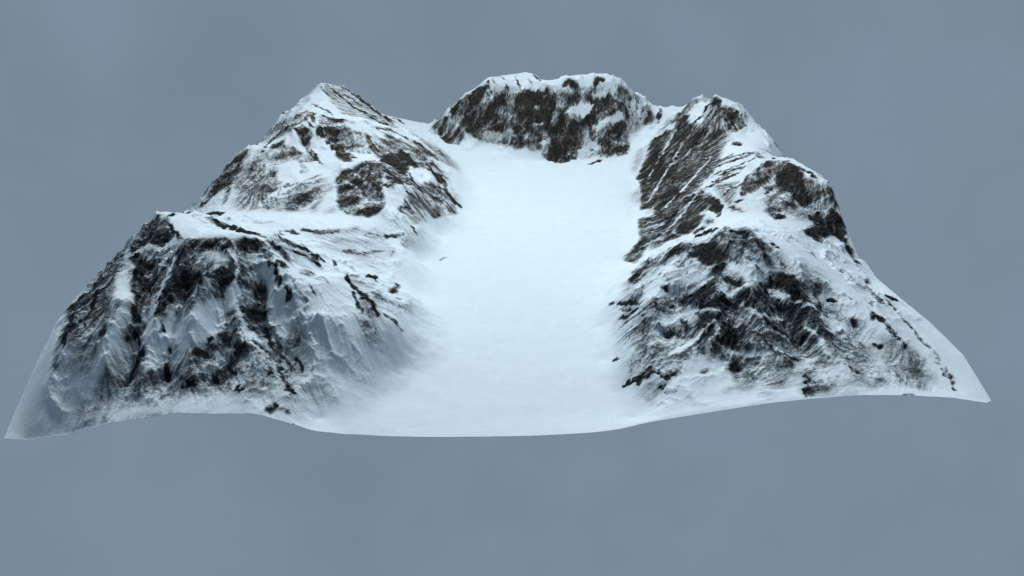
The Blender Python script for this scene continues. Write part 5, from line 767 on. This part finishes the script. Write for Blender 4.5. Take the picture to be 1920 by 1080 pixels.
SNOW = (.62, .708, .775)
def mountain_material():
    m, nt = nodes('snow_and_rock')
    out = new(nt, 'ShaderNodeOutputMaterial'); bs = new(nt, 'ShaderNodeBsdfPrincipled')
    co = new(nt, 'ShaderNodeTexCoord').outputs['Object']
    def attr(n):
        a = new(nt, 'ShaderNodeAttribute'); a.attribute_name = n; return a.outputs['Fac']
    rk, tn = attr('rock'), attr('tone')
    n1 = noise_n(nt, co, 26, 5, .7); n2 = noise_n(nt, co, 70, 3, .6); n3 = noise_n(nt, co, 7, 4, .6)
    dark = mixc(nt, ramp(nt, n1, .40, .68), (.003, .004, .005), (.019, .022, .027))
    brown = mixc(nt, ramp(nt, n1, .40, .62), (.009, .008, .0075), (.050, .0435, .037))
    rockc = mixc(nt, tn, dark, brown)
    speck = ramp(nt, n2, .64, .74)
    rockc = mixc(nt, math_n(nt, 'MULTIPLY', speck, .32), rockc, (.30, .33, .35))
    snow = mixc(nt, ramp(nt, n3, .3, .7), SNOW, (SNOW[0]*.95, SNOW[1]*.96, SNOW[2]*.97))
    scree_shade = mixc(nt, tn, (.125, .15, .168), (.165, .165, .158))
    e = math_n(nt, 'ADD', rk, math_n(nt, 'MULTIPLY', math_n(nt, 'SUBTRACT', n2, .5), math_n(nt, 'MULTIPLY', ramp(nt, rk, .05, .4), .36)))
    c = mixc(nt, ramp(nt, e, .08, .56), snow, scree_shade)  # grey of thin snow, also the colour of the painted shade veils
    c = mixc(nt, ramp(nt, e, .38, .78), c, rockc)
    nt.links.new(c, bs.inputs['Base Color'])
    bs.inputs['Roughness'].default_value = .85; bs.inputs['Specular IOR Level'].default_value = .15
    bp = new(nt, 'ShaderNodeBump'); bp.inputs['Strength'].default_value = .6; bp.inputs['Distance'].default_value = .016
    h = math_n(nt, 'ADD', n2, math_n(nt, 'MULTIPLY', n1, 1.5))
    nt.links.new(math_n(nt, 'MULTIPLY', h, math_n(nt, 'ADD', math_n(nt, 'MULTIPLY', ramp(nt, rk, .1, .5), .8), .2)), bp.inputs['Height']); nt.links.new(bp.outputs[0], bs.inputs['Normal'])
    nt.links.new(bs.outputs[0], out.inputs[0])
    return m
ROCKMAT = mountain_material()

def flat_mat(name, col, rough=.8):
    m, nt = nodes(name)
    out = new(nt, 'ShaderNodeOutputMaterial'); bs = new(nt, 'ShaderNodeBsdfPrincipled')
    co = new(nt, 'ShaderNodeTexCoord').outputs['Object']
    nz = noise_n(nt, co, 5, 4, .6)
    nt.links.new(mixc(nt, nz, col, tuple(v*.8 for v in col)), bs.inputs['Base Color'])
    bs.inputs['Roughness'].default_value = rough
    nt.links.new(bs.outputs[0], out.inputs[0]); return m

# ------------------------------------------------------------------ the sheet, cut into its mountains and the snowfield
root = bpy.data.objects.new('mountain_valley', None); C.objects.link(root)
root.location = (0, 0, 0)
root['label'] = 'horseshoe of snowy dark rock mountains around a smooth white valley floor'
root['category'] = 'mountain valley'

ZN = np.zeros((NY, NX, 3), np.float32)
zy = np.gradient(Z, axis=0)/cell
zx = np.gradient(Z, axis=1)/np.gradient(PX, axis=1)
ZN[..., 0] = -zx; ZN[..., 1] = -zy; ZN[..., 2] = 1
ZN /= np.linalg.norm(ZN, axis=2, keepdims=True)

qx = PX[:-1, :-1]; qy = PY[:-1, :-1]; qw = wob[:-1, :-1]; qd = din[:-1, :-1]
reg = np.full(qx.shape, 1, np.int8)                                   # 1 near left
lx, ly = qx, qy+qw*.5
reg[(qx < 0) & (ly > np.interp(qx, [-5.2, -4, -1.2], [3.35, 3.45, 3.45]))] = 2    # middle left
reg[(qx < 0) & (ly > np.interp(qx, [-5.2, -4.3, -3.3, -2.3, -1.6, -.9], [6.4, 6.6, 6.95, 7.2, 7.6, 7.6]))] = 3   # rear left summit
reg[(qx >= 0)] = 5
reg[(qx >= 0) & (ly > np.interp(qx, [1.5, 2.5, 3.3, 4.9], [3.75, 3.3, 3.25, 2.9]))] = 6
reg[(ly > 7.5) & (qx+qw*.4 > -1.72) & (qx+qw*.4 < np.interp(qy, [7.5, 8.3, 9.2, 10], [2.2, 2.75, 3.1, 3.3]))] = 4
reg[qd > -.02] = 0

META = {
 0: ('snowfield', 'smooth flat white snowfield on the valley floor'),
 1: ('mountain', 'near left mountain with a broad flat summit and grey shaded front face'),
 2: ('mountain', 'middle left mountain with brown rock knob and sharp ridges above the snowfield'),
 3: ('mountain', 'rear left mountain, a smooth white pointed summit with thin dark streaks'),
 4: ('mountain', 'rear massif closing the valley, broad brown rock face under a snowy crest'),
 5: ('mountain', 'near right mountain with black broken crags and grey snow at its foot'),
 6: ('mountain', 'far right mountain ridge with twin snowy peaks and steep dark streaked wall'),
}
def grid_mesh(name, sel, mat):
    qi, qj = np.nonzero(sel)
    v00 = qi*NX+qj
    quads = np.stack([v00, v00+1, v00+NX+1, v00+NX], 1)
    used, inv = np.unique(quads, return_inverse=True)
    inv = inv.reshape(-1).astype(np.int32)
    co = np.stack([PX.ravel()[used], PY.ravel()[used], Z.ravel()[used]], 1).astype(np.float32)
    me = bpy.data.meshes.new(name)
    me.vertices.add(len(used)); me.vertices.foreach_set('co', co.ravel())
    me.loops.add(len(inv)); me.loops.foreach_set('vertex_index', inv)
    me.polygons.add(len(qi)); me.polygons.foreach_set('loop_start', np.arange(0, len(inv), 4, dtype=np.int32))
    me.update(calc_edges=True)
    me.polygons.foreach_set('use_smooth', np.ones(len(qi), bool))
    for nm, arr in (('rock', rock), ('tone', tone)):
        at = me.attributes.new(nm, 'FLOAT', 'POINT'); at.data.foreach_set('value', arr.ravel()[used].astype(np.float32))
    me.normals_split_custom_set_from_vertices(ZN.reshape(-1, 3)[used])
    me.materials.append(mat)
    o = bpy.data.objects.new(name, me); C.objects.link(o); o.parent = root
    return o
for k, (nm, lab) in META.items():
    o = grid_mesh(nm, reg == k, ROCKMAT); o['label'] = lab

# thin shell below the sheet: closes it into a body with a rim
def underside():
    s = 2
    iy = np.arange(0, NY, s); ix = np.arange(0, NX, s)
    zz = Z[np.ix_(iy, ix)]; xx = PX[np.ix_(iy, ix)]; yy = PY[np.ix_(iy, ix)]
    e = edge[np.ix_(iy, ix)]
    zz = zz-.004-.03*smooth(0, .3, e)
    h, w = zz.shape
    co = np.stack([xx, yy, zz], -1).reshape(-1, 3)
    a = (np.arange(h-1)[:, None]*w+np.arange(w-1)[None, :]).ravel()
    quads = np.stack([a, a+w, a+w+1, a+1], 1)
    top = []
    loop = [(0, j) for j in range(w)]+[(i, w-1) for i in range(1, h)]+[(h-1, j) for j in range(w-2, -1, -1)]+[(i, 0) for i in range(h-2, 0, -1)]
    nb = len(co)
    rim = np.array([[PX[i*s, j*s], PY[i*s, j*s], Z[i*s, j*s]-.0006] for i, j in loop])
    co = np.concatenate([co, rim])
    li = np.array([i*w+j for i, j in loop]); m = len(loop)
    t = np.arange(m)
    rq = np.stack([li, li[(t+1) % m], nb+(t+1) % m, nb+t], 1)
    quads = np.concatenate([quads, rq]).astype(np.int32)
    me = bpy.data.meshes.new('underside')
    me.vertices.add(len(co)); me.vertices.foreach_set('co', co.astype(np.float32).ravel())
    me.loops.add(quads.size); me.loops.foreach_set('vertex_index', quads.ravel())
    me.polygons.add(len(quads)); me.polygons.foreach_set('loop_start', np.arange(0, quads.size, 4, dtype=np.int32))
    me.update(calc_edges=True)
    me.polygons.foreach_set('use_smooth', np.ones(len(quads), bool))
    me.materials.append(flat_mat('grey_underside', (.66, .79, .86)))
    o = bpy.data.objects.new('underside', me); C.objects.link(o); o.parent = root
underside()

# ------------------------------------------------------------------ blurred blue-grey surround
def sky_dome():
    m, nt = nodes('misty_backdrop')
    out = new(nt, 'ShaderNodeOutputMaterial'); em = new(nt, 'ShaderNodeEmission')
    co = new(nt, 'ShaderNodeTexCoord').outputs['Object']
    nz = noise_n(nt, co, .045, 3, .5); n2 = noise_n(nt, co, .11, 3, .55); n3 = noise_n(nt, co, .03, 1, .5)
    f = ramp(nt, math_n(nt, 'ADD', math_n(nt, 'MULTIPLY', nz, .65), math_n(nt, 'MULTIPLY', n2, .35)), .36, .64)
    c = mixc(nt, f, (.181, .242, .308), (.206, .270, .350))
    c = mixc(nt, math_n(nt, 'MULTIPLY', ramp(nt, n3, .45, .65), .35), c, (.188, .250, .314))
    nt.links.new(c, em.inputs[0]); em.inputs[1].default_value = 1
    nt.links.new(em.outputs[0], out.inputs[0])
    try: m.cycles.emission_sampling = 'NONE'
    except Exception: pass
    me = bpy.data.meshes.new('sky')
    import bmesh
    bm = bmesh.new(); bmesh.ops.create_uvsphere(bm, u_segments=64, v_segments=32, radius=70)
    bmesh.ops.delete(bm, geom=[v for v in bm.verts if v.co.z > 30], context='VERTS')
    bmesh.ops.reverse_faces(bm, faces=bm.faces)
    for f_ in bm.faces: f_.smooth = True
    bm.to_mesh(me); bm.free(); me.materials.append(m)
    o = bpy.data.objects.new('sky', me); C.objects.link(o); o['kind'] = 'structure'
sky_dome()

w = bpy.data.worlds.new('World'); scene.world = w; w.use_nodes = True
w.node_tree.nodes['Background'].inputs[0].default_value = (.09, .113, .138, 1)
w.node_tree.nodes['Background'].inputs[1].default_value = 1

# ------------------------------------------------------------------ a lamp over the back half of the valley and soft daylight from behind it
ld = bpy.data.lights.new('lamp', 'POINT'); ld.energy = 1560; ld.shadow_soft_size = .7; ld.color = (.93, .985, 1)
lo = bpy.data.objects.new('lamp', ld); C.objects.link(lo); lo.location = (0.2, 5.4, 7.3)
sd = bpy.data.lights.new('sun', 'SUN'); sd.energy = 1.75; sd.angle = R(6); sd.color = (.93, .98, 1)
so = bpy.data.objects.new('sun', sd); C.objects.link(so); so.rotation_euler = (R(-38), 0, R(14))

# ------------------------------------------------------------------ camera
cd = bpy.data.cameras.new('camera'); cam = bpy.data.objects.new('camera', cd); C.objects.link(cam)
cam.location = (0, -6.1, 5.3); cam.rotation_euler = (R(60), 0, 0)
cd.sensor_width = 36; cd.lens = 36*1457/1920; cd.clip_end = 500; cd.clip_start = .1
scene.camera = cam
vs = scene.view_settings
vs.view_transform = 'Standard'; vs.look = 'None'; vs.exposure = 0; vs.gamma = 1
scene.cycles.use_denoising = True
scene.cycles.max_bounces = 4; scene.cycles.diffuse_bounces = 3
